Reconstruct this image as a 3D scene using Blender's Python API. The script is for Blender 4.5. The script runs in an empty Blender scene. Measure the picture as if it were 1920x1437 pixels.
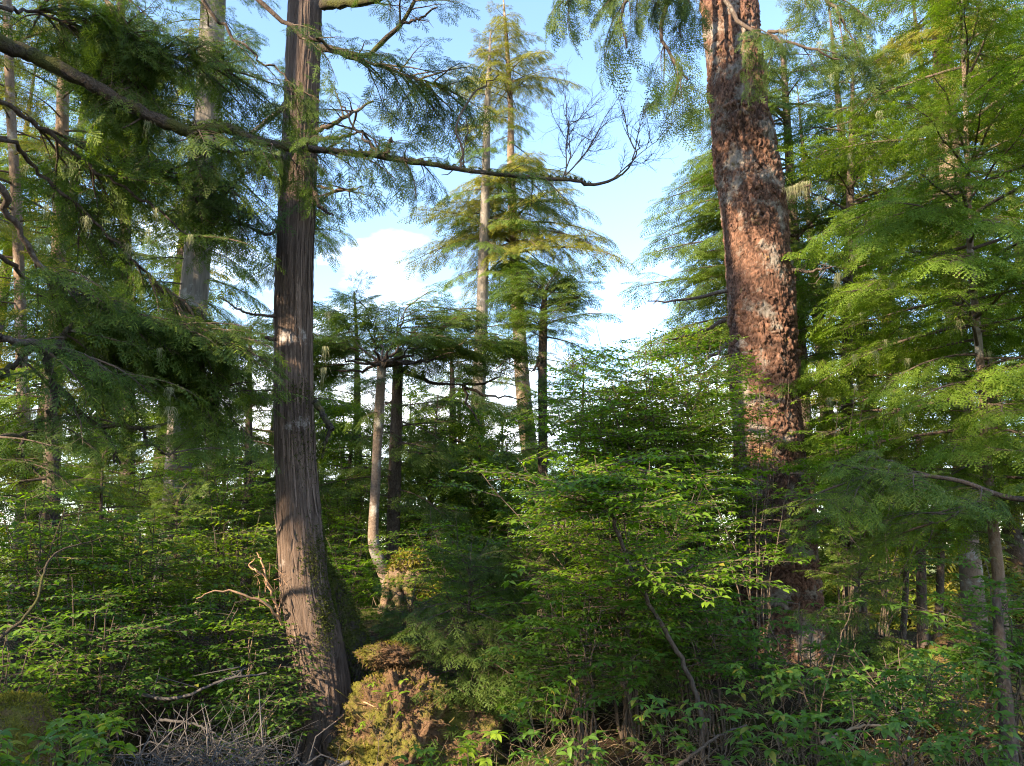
import bpy, math, random
import numpy as np
from mathutils import Vector, Matrix

random.seed(7)
RNG = np.random.default_rng(7)
R = math.radians

# ------------------------------------------------------------------ camera
scene = bpy.context.scene
C = scene.collection
EYE = 1.6
PITCH = R(12.0)
FPX = 1441.0
cam_d = bpy.data.cameras.new('camera')
cam_d.sensor_width = 36.0
cam_d.lens = 36.0 * FPX / 1920.0
cam_d.clip_start = 0.05
cam_d.clip_end = 6000.0
cam = bpy.data.objects.new('camera', cam_d)
C.objects.link(cam)
cam.location = (0, 0, EYE)
cam.rotation_euler = (math.pi / 2 + PITCH, 0, 0)
scene.camera = cam

# ------------------------------------------------------------------ world, sun, exposure
SUN_AZ_LEFT = 50.0          # degrees to the left of straight behind the viewer
SUN_EL = 24.0
sx = -math.sin(R(SUN_AZ_LEFT)) * math.cos(R(SUN_EL))
sy = -math.cos(R(SUN_AZ_LEFT)) * math.cos(R(SUN_EL))
SUN = np.array([sx, sy, math.sin(R(SUN_EL))])

world = bpy.data.worlds.new('World')
scene.world = world
world.use_nodes = True
nt = world.node_tree
nt.nodes.clear()
w_out = nt.nodes.new('ShaderNodeOutputWorld')
w_bg = nt.nodes.new('ShaderNodeBackground')
w_bg.inputs['Strength'].default_value = 0.095
w_sky = nt.nodes.new('ShaderNodeTexSky')
w_sky.sky_type = 'NISHITA'
w_sky.sun_disc = False
w_sky.sun_elevation = R(SUN_EL)
w_sky.sun_rotation = math.atan2(sx, sy)
w_sky.air_density = 1.0
w_sky.dust_density = 0.3
w_sky.ozone_density = 2.0
w_tc = nt.nodes.new('ShaderNodeTexCoord')
w_sep = nt.nodes.new('ShaderNodeSeparateXYZ')
w_map = nt.nodes.new('ShaderNodeMapping')
w_map.inputs['Scale'].default_value = (1.0, 1.0, 2.6)
w_map.inputs['Location'].default_value = (3.1, 0.4, 0.3)
w_noise = nt.nodes.new('ShaderNodeTexNoise')
w_noise.inputs['Scale'].default_value = 2.6
w_noise.inputs['Detail'].default_value = 7
w_noise.inputs['Roughness'].default_value = 0.55
w_grad = nt.nodes.new('ShaderNodeMapRange')      # more cloud towards the horizon, all the way round
w_grad.inputs['From Min'].default_value = 0.22
w_grad.inputs['From Max'].default_value = 0.62
w_grad.inputs['To Min'].default_value = 0.10
w_grad.inputs['To Max'].default_value = -0.22
w_add = nt.nodes.new('ShaderNodeMath')
w_add.operation = 'ADD'
w_ramp = nt.nodes.new('ShaderNodeMapRange')
w_ramp.inputs['From Min'].default_value = 0.53
w_ramp.inputs['From Max'].default_value = 0.78
w_mix = nt.nodes.new('ShaderNodeMix')
w_mix.data_type = 'RGBA'
w_mix.inputs[7].default_value = (7.6, 7.7, 7.9, 1)
ln = nt.links.new
ln(w_tc.outputs['Generated'], w_map.inputs['Vector'])
ln(w_map.outputs[0], w_noise.inputs['Vector'])
ln(w_tc.outputs['Generated'], w_sep.inputs[0])
ln(w_sep.outputs['Z'], w_grad.inputs['Value'])
ln(w_noise.outputs['Fac'], w_add.inputs[0])
ln(w_grad.outputs[0], w_add.inputs[1])
ln(w_add.outputs[0], w_ramp.inputs['Value'])
ln(w_ramp.outputs[0], w_mix.inputs[0])
ln(w_sky.outputs[0], w_mix.inputs[6])
ln(w_mix.outputs[2], w_bg.inputs['Color'])
ln(w_bg.outputs[0], w_out.inputs['Surface'])

sun_d = bpy.data.lights.new('sun', 'SUN')
sun_d.energy = 3.5
sun_d.angle = R(0.53)
sun_d.color = (1.0, 0.80, 0.55)
sun = bpy.data.objects.new('sun', sun_d)
C.objects.link(sun)
sun.rotation_euler = Vector(SUN).to_track_quat('Z', 'Y').to_euler()
sun.location = (-20, -20, 20)

scene.view_settings.view_transform = 'Standard'
scene.view_settings.look = 'None'
scene.view_settings.gamma = 1.0
scene.view_settings.exposure = 2.7
scene.render.engine = 'CYCLES'
cy = scene.cycles
cy.max_bounces = 4
cy.diffuse_bounces = 3
cy.glossy_bounces = 2
cy.transmission_bounces = 3
cy.transparent_max_bounces = 4
cy.sample_clamp_indirect = 4.0
cy.use_adaptive_sampling = True
cy.adaptive_threshold = 0.015
cy.adaptive_min_samples = 32
cy.use_denoising = True
cy.denoiser = 'OPENIMAGEDENOISE'
cy.denoising_input_passes = 'RGB_ALBEDO_NORMAL'
cy.denoising_prefilter = 'NONE'
cy.filter_width = 1.1


# ------------------------------------------------------------------ helpers
def P(px, py, Y):
    """point on the ray of photo pixel (px, py) at ground distance Y in front of the viewer"""
    d = (px - 960.0) / FPX
    u = (718.5 - py) / FPX
    v = np.array([d, math.cos(PITCH) - u * math.sin(PITCH), math.sin(PITCH) + u * math.cos(PITCH)])
    return np.array([0, 0, EYE]) + v * (Y / v[1])


def mpp(py, Y):
    """metres per photo pixel there"""
    u = (718.5 - py) / FPX
    return Y / (math.cos(PITCH) - u * math.sin(PITCH)) / FPX


def project(p):
    x, y, z = p[0], p[1], p[2] - EYE
    dep = y * math.cos(PITCH) + z * math.sin(PITCH)
    if dep < 0.05:
        return None
    up = -y * math.sin(PITCH) + z * math.cos(PITCH)
    return 960 + FPX * x / dep, 718.5 - FPX * up / dep, dep


def in_view(p, rad=0.5, margin=200):
    q = project(p)
    if q is None:
        return False
    r = rad / q[2] * FPX
    return -margin - r < q[0] < 1920 + margin + r and -margin - r < q[1] < 1437 + margin + r


def sstep(a, b, x):
    t = np.clip((x - a) / (b - a), 0, 1)
    return t * t * (3 - 2 * t)


def hash3(i, j, k, s=0):
    n = (i * 374761393 + j * 668265263 + k * 2147483647 + s * 974711 + 1013) & 0xFFFFFFFF
    n = ((n ^ (n >> 13)) * 1274126177) & 0xFFFFFFFF
    n = ((n ^ (n >> 16)) * 2246822519) & 0xFFFFFFFF
    n = n ^ (n >> 15)
    return (n & 0xFFFFFF) / float(0xFFFFFF)


def vnoise(p, s=0):
    p = np.asarray(p, float)
    i = np.floor(p).astype(np.int64)
    f = p - i
    f = f * f * (3 - 2 * f)
    r = 0
    for a in (0, 1):
        for b in (0, 1):
            for c in (0, 1):
                w = (f[:, 0] if a else 1 - f[:, 0]) * (f[:, 1] if b else 1 - f[:, 1]) * (f[:, 2] if c else 1 - f[:, 2])
                r = r + w * hash3(i[:, 0] + a, i[:, 1] + b, i[:, 2] + c, s)
    return r


def fbm(p, o=4, s=0):
    r, a, t = 0, 1.0, 0
    p = np.asarray(p, float)
    for k in range(o):
        r = r + a * vnoise(p * 2 ** k, s + k)
        t += a
        a *= 0.5
    return r / t


def voronoi(p, s=0):
    i = np.floor(p).astype(np.int64)
    f1 = np.full(len(p), 9.0)
    f2 = np.full(len(p), 9.0)
    cid = np.zeros(len(p))
    for a in (-1, 0, 1):
        for b in (-1, 0, 1):
            for c in (-1, 0, 1):
                q = i + np.array([a, b, c])
                pt = q + np.stack([hash3(q[:, 0], q[:, 1], q[:, 2], s + m) for m in (1, 2, 3)], 1)
                d = np.linalg.norm(p - pt, axis=1)
                h = hash3(q[:, 0], q[:, 1], q[:, 2], s + 4)
                nw = d < f1
                f2 = np.where(nw, f1, np.minimum(f2, d))
                cid = np.where(nw, h, cid)
                f1 = np.where(nw, d, f1)
    return f1, f2, cid


class MB:
    """collects geometry for one mesh"""

    def __init__(self):
        self.V, self.T, self.Q, self.A, self.n = [], [], [], [], 0

    def add(self, V, T=None, Q=None, var=0.5):
        V = np.asarray(V, np.float32)
        if T is not None and len(T):
            self.T.append(np.asarray(T, np.int64) + self.n)
        if Q is not None and len(Q):
            self.Q.append(np.asarray(Q, np.int64) + self.n)
        self.V.append(V)
        a = np.empty(len(V), np.float32)
        a[:] = var
        self.A.append(a)
        self.n += len(V)

    def mesh(self, name, mat, smooth=False):
        me = bpy.data.meshes.new(name)
        V = np.concatenate(self.V) if self.V else np.zeros((0, 3), np.float32)
        T = np.concatenate(self.T) if self.T else np.zeros((0, 3), np.int64)
        Q = np.concatenate(self.Q) if self.Q else np.zeros((0, 4), np.int64)
        me.vertices.add(len(V))
        me.vertices.foreach_set('co', V.ravel())
        loops = np.concatenate([T.ravel(), Q.ravel()]).astype(np.int32)
        me.loops.add(len(loops))
        me.loops.foreach_set('vertex_index', loops)
        me.polygons.add(len(T) + len(Q))
        st = np.concatenate([np.arange(len(T)) * 3, len(T) * 3 + np.arange(len(Q)) * 4]).astype(np.int32)
        me.polygons.foreach_set('loop_start', st)
        if smooth:
            me.polygons.foreach_set('use_smooth', np.ones(len(st), bool))
        me.update(calc_edges=True)
        if self.A:
            at = me.attributes.new('var', 'FLOAT', 'POINT')
            at.data.foreach_set('value', np.concatenate(self.A))
        me.materials.append(mat)
        return me


def obj(name, me, parent=None, M=None):
    o = bpy.data.objects.new(name, me)
    C.objects.link(o)
    if parent is not None:
        o.parent = parent
    if M is not None:
        o.matrix_basis = M
    return o


def tag(o, label=None, cat=None, group=None, kind=None):
    if label:
        o['label'] = label
    if cat:
        o['category'] = cat
    if group:
        o['group'] = group
    if kind:
        o['kind'] = kind
    return o


def thing(name, loc, label, cat, group=None):
    o = bpy.data.objects.new(name, None)
    o.empty_display_size = 0.2
    C.objects.link(o)
    o.location = Vector(loc)
    return tag(o, label, cat, group)


def rel(root, pts):
    return np.asarray(pts, float) - np.array(root.location)


def unit(v):
    v = np.asarray(v, float)
    return v / (np.linalg.norm(v) + 1e-9)


def frame(d, up=(0, 0, 1), roll=0.0):
    x = unit(d)
    up = np.asarray(up, float)
    if abs(x @ up) > 0.98:
        up = np.array([1.0, 0.1, 0])
    y = unit(np.cross(up, x))
    z = np.cross(x, y)
    c, s = math.cos(roll), math.sin(roll)
    return np.stack([x, y * c + z * s, z * c - y * s], 1)


def mat4(Rm, pos, s=1.0):
    m = Matrix.Identity(4)
    for i in range(3):
        for j in range(3):
            m[i][j] = Rm[i, j] * s
        m[i][3] = pos[i]
    return m


def tube(pts, rad, k=8, cap=True):
    pts = np.asarray(pts, float)
    n = len(pts)
    tan = np.gradient(pts, axis=0)
    tan /= np.linalg.norm(tan, axis=1)[:, None] + 1e-9
    up = np.array([0.3, 0.9, 0.1]) if abs(tan[0][2]) > 0.8 else np.array([0, 0, 1.0])
    x = unit(np.cross(up, tan[0]))
    V = []
    ang = np.arange(k) * 2 * math.pi / k
    for i in range(n):
        x = unit(x - tan[i] * (x @ tan[i]))
        y = np.cross(tan[i], x)
        V.append(pts[i] + rad[i] * (np.cos(ang)[:, None] * x + np.sin(ang)[:, None] * y))
    V = np.concatenate(V)
    i = np.arange(n - 1)[:, None] * k
    j = np.arange(k)[None]
    j2 = (j + 1) % k
    Q = np.stack([i + j, i + j2, i + k + j2, i + k + j], -1).reshape(-1, 4)
    return V, Q


def smooth_path(pts, n, jit=0.0, rng=RNG):
    """Catmull-Rom through the points, n samples; columns beyond 3 are carried along"""
    p = np.asarray(pts, float)
    p = np.vstack([2 * p[0] - p[1], p, 2 * p[-1] - p[-2]])
    m = len(p) - 3
    t = np.linspace(0, m - 1e-6, n)
    i = t.astype(int)
    f = (t - i)[:, None]
    a, b, c, d = p[i], p[i + 1], p[i + 2], p[i + 3]
    q = 0.5 * (2 * b + (c - a) * f + (2 * a - 5 * b + 4 * c - d) * f ** 2 + (3 * b - a - 3 * c + d) * f ** 3)
    if jit:
        q[1:-1, :3] += rng.normal(0, jit, (n - 2, 3))
    return q


def poly_path(pts, n, jit, rng):
    p = np.asarray(pts, float)
    t = np.linspace(0, len(p) - 1, n)
    q = np.stack([np.interp(t, np.arange(len(p)), p[:, k]) for k in range(p.shape[1])], 1)
    q[1:, :3] += rng.normal(0, jit, (n - 1, 3))
    return q


def gh(x, y):
    """height of the forest floor"""
    x = np.asarray(x, float)
    y = np.asarray(y, float)

    def bump(cx, cy, r, h):
        return h * np.exp(-((x - cx) ** 2 + (y - cy) ** 2) / (r * r))
    z = bump(-1.9, 11.8, 1.7, 0.72) + bump(-1.0, 7.6, 0.9, 0.22) + bump(-2.3, 5.4, 1.2, -0.32) + bump(2.6, 8.5, 2.0, 0.30) + bump(-6, 9, 3, 0.6)
    p = np.stack([np.ravel(x) * 0.9, np.ravel(y) * 0.9, np.zeros(x.size)], 1)
    nz = (fbm(p, 3, 5) - 0.5).reshape(x.shape) * 0.35
    near = sstep(0.5, 3.0, np.hypot(x, y))
    far = sstep(15, 45, np.hypot(x, y))
    return z + nz * near - far * 4.0


def ghs(x, y):
    return float(gh(np.array([x]), np.array([y]))[0])


# sun shafts: gaps cut in the foliage so sun reaches set spots (photo pixel of the sunlit spot, its distance, radius of the gap)
LIGHT = [(750, 1325, 5.75, 0.32), (720, 1230, 5.9, 0.14), (745, 1085, 11.3, 0.32), (1405, 800, 10.5, 0.30), (1440, 1205, 10.4, 0.22),
         (1400, 330, 10.6, 0.9), (1375, 180, 10.7, 0.5), (522, 640, 6.35, 0.02),
         (285, 920, 7.0, 0.45), (90, 760, 8.5, 0.6), (1850, 770, 9.0, 0.35), (880, 1400, 3.9, 0.22),
         (410, 1000, 8.0, 0.3), (500, 1090, 6.4, 0.2), (570, 40, 6.4, 0.15), (1800, 1330, 6.5, 0.3), (1620, 1090, 18, 1.0), (1720, 1110, 18, 1.0), (1700, 330, 10, 0.5), (150, 1000, 6.2, .35), (330, 1040, 6.5, .35), (230, 1120, 5.4, .2), (1150, 870, 6.3, .5), (1210, 650, 8.7, .7), (1320, 700, 9.4, .4), (1000, 900, 6.3, .3)]
LP = np.array([P(a, b, c) for a, b, c, d in LIGHT])
LR = np.array([d for a, b, c, d in LIGHT])


def on_shaft(pos, rad):
    d = np.asarray(pos)[None] - LP
    t = d @ SUN
    dist = np.linalg.norm(d - t[:, None] * SUN[None], axis=1)
    return bool(np.any((t > 0.9) & (dist < LR + rad)))


# ------------------------------------------------------------------ materials
def new_mat(name):
    m = bpy.data.materials.new(name)
    m.use_nodes = True
    t = m.node_tree
    t.nodes.clear()
    return m, t


def N(t, typ, **kw):
    n = t.nodes.new(typ)
    for k, v in kw.items():
        if k in n.inputs:
            n.inputs[k].default_value = v
        else:
            setattr(n, k, v)
    return n


def mixrgb(t, fac, a, b, mode='MIX'):
    m = t.nodes.new('ShaderNodeMix')
    m.data_type = 'RGBA'
    m.blend_type = mode
    for sock, v in ((0, fac), (6, a), (7, b)):
        if isinstance(v, bpy.types.NodeSocket):
            t.links.new(v, m.inputs[sock])
        elif sock == 0:
            m.inputs[0].default_value = v
        else:
            m.inputs[sock].default_value = (*v, 1)
    return m.outputs[2]


def ramp(t, src, a, b):
    r = t.nodes.new('ShaderNodeMapRange')
    r.inputs['From Min'].default_value = a
    r.inputs['From Max'].default_value = b
    t.links.new(src, r.inputs['Value'])
    return r.outputs[0]


def foliage_mat(name, c1, c2, tcol, trans=0.35, rough=0.5, spec=0.35, tip=None):
    m, t = new_mat(name)
    att = N(t, 'ShaderNodeAttribute', attribute_name='var')
    oi = N(t, 'ShaderNodeObjectInfo')
    ad = N(t, 'ShaderNodeMath', operation='MULTIPLY_ADD')
    t.links.new(oi.outputs['Random'], ad.inputs[0])
    ad.inputs[1].default_value = 0.5
    ml = N(t, 'ShaderNodeMath', operation='MULTIPLY')
    t.links.new(att.outputs['Fac'], ml.inputs[0])
    ml.inputs[1].default_value = 0.55
    t.links.new(ml.outputs[0], ad.inputs[2])
    col = mixrgb(t, ad.outputs[0], c1, c2)
    if tip:
        col = mixrgb(t, ramp(t, att.outputs['Fac'], 0.86, 0.98), col, tip)
    pb = N(t, 'ShaderNodeBsdfPrincipled', Roughness=rough)
    pb.inputs['Specular IOR Level'].default_value = spec
    t.links.new(col, pb.inputs['Base Color'])
    tr = N(t, 'ShaderNodeBsdfTranslucent')
    t.links.new(mixrgb(t, 1.0, col, tcol, 'MULTIPLY'), tr.inputs['Color'])
    mx = N(t, 'ShaderNodeMixShader', Fac=trans)
    t.links.new(pb.outputs[0], mx.inputs[1])
    t.links.new(tr.outputs[0], mx.inputs[2])
    o = N(t, 'ShaderNodeOutputMaterial')
    t.links.new(mx.outputs[0], o.inputs[0])
    return m


def bark_mat(name, c1, c2, c3, scale=8.0, stretch=0.25, bump=0.6, dist=0.02, lichen=None, lich_amt=0.62, moss=None, moss_amt=0.6, rough=0.9, attr=False):
    m, t = new_mat(name)
    tc = N(t, 'ShaderNodeTexCoord')
    mp = N(t, 'ShaderNodeMapping')
    mp.inputs['Scale'].default_value = (1, 1, stretch)
    t.links.new(tc.outputs['Object'], mp.inputs[0])
    n1 = N(t, 'ShaderNodeTexNoise', Scale=scale, Detail=8.0, Roughness=0.65)
    t.links.new(mp.outputs[0], n1.inputs['Vector'])
    n2 = N(t, 'ShaderNodeTexNoise', Scale=scale * 4, Detail=5.0, Roughness=0.7)
    t.links.new(mp.outputs[0], n2.inputs['Vector'])
    col = mixrgb(t, ramp(t, n1.outputs['Fac'], 0.3, 0.68), c1, c2)
    col = mixrgb(t, ramp(t, n2.outputs['Fac'], 0.45, 0.8), col, c3)
    if attr:
        att = N(t, 'ShaderNodeAttribute', attribute_name='var')
        sc = N(t, 'ShaderNodeMapRange')
        sc.inputs['To Min'].default_value = 0.22
        sc.inputs['To Max'].default_value = 1.45
        t.links.new(att.outputs['Fac'], sc.inputs['Value'])
        cmb = N(t, 'ShaderNodeCombineColor')
        for i in range(3):
            t.links.new(sc.outputs[0], cmb.inputs[i])
        col = mixrgb(t, 1.0, col, cmb.outputs[0], 'MULTIPLY')
    if lichen:
        n3 = N(t, 'ShaderNodeTexNoise', Scale=2.2, Detail=9.0, Roughness=0.72)
        t.links.new(tc.outputs['Object'], n3.inputs['Vector'])
        col = mixrgb(t, ramp(t, n3.outputs['Fac'], lich_amt - 0.05, lich_amt + 0.04), col, lichen)
    if moss:
        n4 = N(t, 'ShaderNodeTexNoise', Scale=3.1, Detail=8.0, Roughness=0.7)
        mp2 = N(t, 'ShaderNodeMapping')
        mp2.inputs['Location'].default_value = (5, 2, 7)
        t.links.new(tc.outputs['Object'], mp2.inputs[0])
        t.links.new(mp2.outputs[0], n4.inputs['Vector'])
        col = mixrgb(t, ramp(t, n4.outputs['Fac'], moss_amt - 0.06, moss_amt + 0.05), col, moss)
    pb = N(t, 'ShaderNodeBsdfPrincipled', Roughness=rough)
    pb.inputs['Specular IOR Level'].default_value = 0.2
    t.links.new(col, pb.inputs['Base Color'])
    bp = N(t, 'ShaderNodeBump', Strength=bump, Distance=dist)
    sm = N(t, 'ShaderNodeMath', operation='MULTIPLY_ADD')
    t.links.new(n2.outputs['Fac'], sm.inputs[0])
    sm.inputs[1].default_value = 0.4
    t.links.new(n1.outputs['Fac'], sm.inputs[2])
    t.links.new(sm.outputs[0], bp.inputs['Height'])
    t.links.new(bp.outputs[0], pb.inputs['Normal'])
    o = N(t, 'ShaderNodeOutputMaterial')
    t.links.new(pb.outputs[0], o.inputs[0])
    return m


M = {}
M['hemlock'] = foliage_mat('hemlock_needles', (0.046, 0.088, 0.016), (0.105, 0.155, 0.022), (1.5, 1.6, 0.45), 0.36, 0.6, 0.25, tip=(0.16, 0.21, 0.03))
M['hemlock_dark'] = foliage_mat('shade_needles', (0.038, 0.070, 0.016), (0.082, 0.124, 0.022), (1.4, 1.6, 0.5), 0.36, 0.6, 0.25)  # needle colour darkened for boughs that hang in shade
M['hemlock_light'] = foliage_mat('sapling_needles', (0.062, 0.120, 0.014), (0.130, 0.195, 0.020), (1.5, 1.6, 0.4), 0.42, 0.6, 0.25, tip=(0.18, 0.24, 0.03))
M['hemlock_gold'] = foliage_mat('sunlit_yellow_needles', (0.085, 0.110, 0.016), (0.185, 0.185, 0.022), (1.6, 1.5, 0.4), 0.40, 0.6, 0.25, tip=(0.28, 0.23, 0.04))  # yellow of sunlit crowns put into the needle colour
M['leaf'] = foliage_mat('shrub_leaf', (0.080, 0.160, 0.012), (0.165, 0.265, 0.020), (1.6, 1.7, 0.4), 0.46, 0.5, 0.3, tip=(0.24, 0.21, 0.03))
M['leaf_bright'] = foliage_mat('sunlit_leaf', (0.115, 0.210, 0.016), (0.22, 0.30, 0.026), (1.6, 1.6, 0.4), 0.46, 0.5, 0.3)  # lighter copy of the leaf colour, sunlight painted in for sunlit shrubs
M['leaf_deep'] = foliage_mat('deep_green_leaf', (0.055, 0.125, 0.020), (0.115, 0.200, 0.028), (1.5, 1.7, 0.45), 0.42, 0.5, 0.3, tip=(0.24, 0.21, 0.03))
M['moss'] = foliage_mat('moss', (0.085, 0.090, 0.014), (0.25, 0.215, 0.028), (1.3, 1.2, 0.5), 0.2, 0.9, 0.1)
M['moss_dark'] = foliage_mat('dark_moss', (0.030, 0.045, 0.012), (0.075, 0.085, 0.016), (1.3, 1.3, 0.5), 0.2, 0.9, 0.1)
M['lichen'] = foliage_mat('beard_lichen', (0.20, 0.22, 0.13), (0.34, 0.34, 0.20), (1.1, 1.1, 0.9), 0.4, 0.9, 0.1)
M['dead_needles'] = foliage_mat('dead_twig', (0.10, 0.075, 0.05), (0.20, 0.15, 0.10), (1, 1, 1), 0.1, 0.9, 0.1)
M['grey_twig'] = foliage_mat('grey_dead_twig', (0.040, 0.036, 0.036), (0.115, 0.105, 0.100), (1, 1, 1), 0.0, 0.9, 0.1)
M['litter'] = foliage_mat('leaf_litter', (0.05, 0.032, 0.018), (0.14, 0.085, 0.04), (1.2, 1, .8), 0.15, 0.9, 0.1)
M['spruce'] = bark_mat('spruce_bark', (0.075, 0.036, 0.025), (0.185, 0.093, 0.058), (0.15, 0.10, 0.075), 9, 0.8, 0.8, 0.03, lichen=(0.19, 0.165, 0.14), lich_amt=0.565, moss=(0.26, 0.20, 0.05), moss_amt=0.68, attr=True)
M['cedar'] = bark_mat('cedar_bark', (0.085, 0.056, 0.042), (0.185, 0.130, 0.100), (0.15, 0.115, 0.095), 24, 0.15, 0.8, 0.02, lichen=(0.34, 0.31, 0.29), lich_amt=0.665, attr=True)
M['cedar_grey'] = bark_mat('grey_tree_bark', (0.095, 0.080, 0.068), (0.20, 0.175, 0.15), (0.16, 0.14, 0.12), 14, 0.12, 0.8, 0.03, lichen=(0.27, 0.255, 0.23), lich_amt=0.60)
M['warm_bark'] = bark_mat('orange_brown_bark', (0.11, 0.075, 0.052), (0.22, 0.155, 0.11), (0.17, 0.13, 0.10), 10, 0.4, 0.8, 0.03, lichen=(0.29, 0.27, 0.235), lich_amt=0.58)
M['dark_bark'] = bark_mat('dark_bark', (0.040, 0.028, 0.021), (0.09, 0.065, 0.05), (0.12, 0.10, 0.085), 14, 0.5, 0.8, 0.02, lichen=(0.22, 0.21, 0.18), lich_amt=0.64)
M['pale_bark'] = bark_mat('lichen_pale_bark', (0.10, 0.070, 0.052), (0.22, 0.165, 0.125), (0.17, 0.14, 0.11), 20, 1.6, 0.8, 0.02, lichen=(0.34, 0.32, 0.28), lich_amt=0.58)
M['mossy_bark'] = bark_mat('mossy_limb_bark', (0.030, 0.023, 0.018), (0.062, 0.047, 0.036), (0.095, 0.08, 0.068), 16, 1.0, 1.0, 0.03, moss=(0.065, 0.068, 0.017), moss_amt=0.54)
M['twig'] = bark_mat('twig_bark', (0.045, 0.032, 0.024), (0.10, 0.075, 0.055), (0.13, 0.10, 0.08), 30, 1.0, 0.3, 0.01)
M['stem'] = bark_mat('shrub_stem_bark', (0.13, 0.085, 0.05), (0.26, 0.18, 0.11), (0.2, 0.15, 0.1), 30, 0.6, 0.3, 0.01)
M['rot'] = bark_mat('rotten_mossy_wood', (0.075, 0.042, 0.024), (0.17, 0.098, 0.056), (0.13, 0.085, 0.05), 10, 1.0, 1.0, 0.04, moss=(0.12, 0.115, 0.018), moss_amt=0.52)
M['burl'] = bark_mat('burl_wood', (0.11, 0.070, 0.046), (0.25, 0.17, 0.115), (0.17, 0.12, 0.085), 14, 0.5, 1.0, 0.05, moss=(0.11, 0.11, 0.02), moss_amt=0.54)
M['orange_wood'] = bark_mat('broken_wood', (0.26, 0.14, 0.08), (0.42, 0.26, 0.16), (0.3, 0.2, 0.13), 20, 0.3, 0.4, 0.01)


def ground_mat():
    m, t = new_mat('forest_floor')
    tc = N(t, 'ShaderNodeTexCoord')
    n1 = N(t, 'ShaderNodeTexNoise', Scale=1.3, Detail=10.0, Roughness=0.7)
    n2 = N(t, 'ShaderNodeTexNoise', Scale=30.0, Detail=6.0, Roughness=0.7)
    n3 = N(t, 'ShaderNodeTexNoise', Scale=0.15, Detail=6.0, Roughness=0.6)
    for n in (n1, n2, n3):
        t.links.new(tc.outputs['Object'], n.inputs['Vector'])
    col = mixrgb(t, ramp(t, n2.outputs['Fac'], 0.35, 0.7), (0.022, 0.015, 0.010), (0.075, 0.048, 0.028))
    col = mixrgb(t, ramp(t, n1.outputs['Fac'], 0.50, 0.62), col, (0.055, 0.062, 0.014))
    sep = N(t, 'ShaderNodeSeparateXYZ')
    t.links.new(tc.outputs['Object'], sep.inputs[0])
    meadow = mixrgb(t, n3.outputs['Fac'], (0.07, 0.10, 0.025), (0.17, 0.17, 0.05))
    col = mixrgb(t, ramp(t, sep.outputs['Y'], 22, 34), col, meadow)
    pb = N(t, 'ShaderNodeBsdfPrincipled', Roughness=0.95)
    pb.inputs['Specular IOR Level'].default_value = 0.1
    t.links.new(col, pb.inputs['Base Color'])
    bp = N(t, 'ShaderNodeBump', Strength=0.9, Distance=0.05)
    t.links.new(n2.outputs['Fac'], bp.inputs['Height'])
    t.links.new(bp.outputs[0], pb.inputs['Normal'])
    o = N(t, 'ShaderNodeOutputMaterial')
    t.links.new(pb.outputs[0], o.inputs[0])
    return m


# ------------------------------------------------------------------ the ground
def build_ground():
    n = 220
    u = np.linspace(-1, 1, n)
    s = np.sinh(u * 6.2) / math.sinh(6.2)
    xs = s * 2500
    X, Y = np.meshgrid(xs, xs + 8.0, indexing='ij')
    V = np.stack([X, Y, gh(X, Y)], -1).reshape(-1, 3)
    i = np.arange(n - 1)[:, None] * n + np.arange(n - 1)[None]
    Q = np.stack([i, i + n, i + n + 1, i + 1], -1).reshape(-1, 4)
    mb = MB()
    mb.add(V, Q=Q)
    o = obj('ground', mb.mesh('ground', ground_mat(), True))
    tag(o, 'dark mossy forest floor of litter and humus', None, None, 'structure')


build_ground()


# ------------------------------------------------------------------ foliage prototypes
def comb(mb, base, d, l, w, step, rng, droop, var, up=np.array([0, 0, 1.0])):
    """a twiglet: two rows of needles"""
    m = max(2, int(round(l / step)))
    u = (np.arange(m) + 0.1) / m
    du = 0.92 / m
    side = unit(np.cross(up, d))
    prof = w * (0.75 + 0.25 * np.sin(np.pi * np.clip(u * 0.9 + 0.1, 0, 1)))

    def along(uu):
        return base + d[None] * (uu * l)[:, None] - up[None] * (droop * l * uu ** 2)[:, None]
    p0 = along(u)
    p1 = along(u + du)
    for s in (-1, 1):
        tip = (p0 + p1) / 2 + side[None] * (s * prof * rng.uniform(0.75, 1.15, m))[:, None] + d[None] * (prof * 0.75)[:, None] + up[None] * (rng.normal(0.0, 0.22, m) * w)[:, None]
        V = np.concatenate([p0, p1, tip])
        a = np.arange(m)
        mb.add(V, T=np.stack([a, a + m, a + 2 * m], 1) if s > 0 else np.stack([a, a + 2 * m, a + m], 1), var=var)


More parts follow.
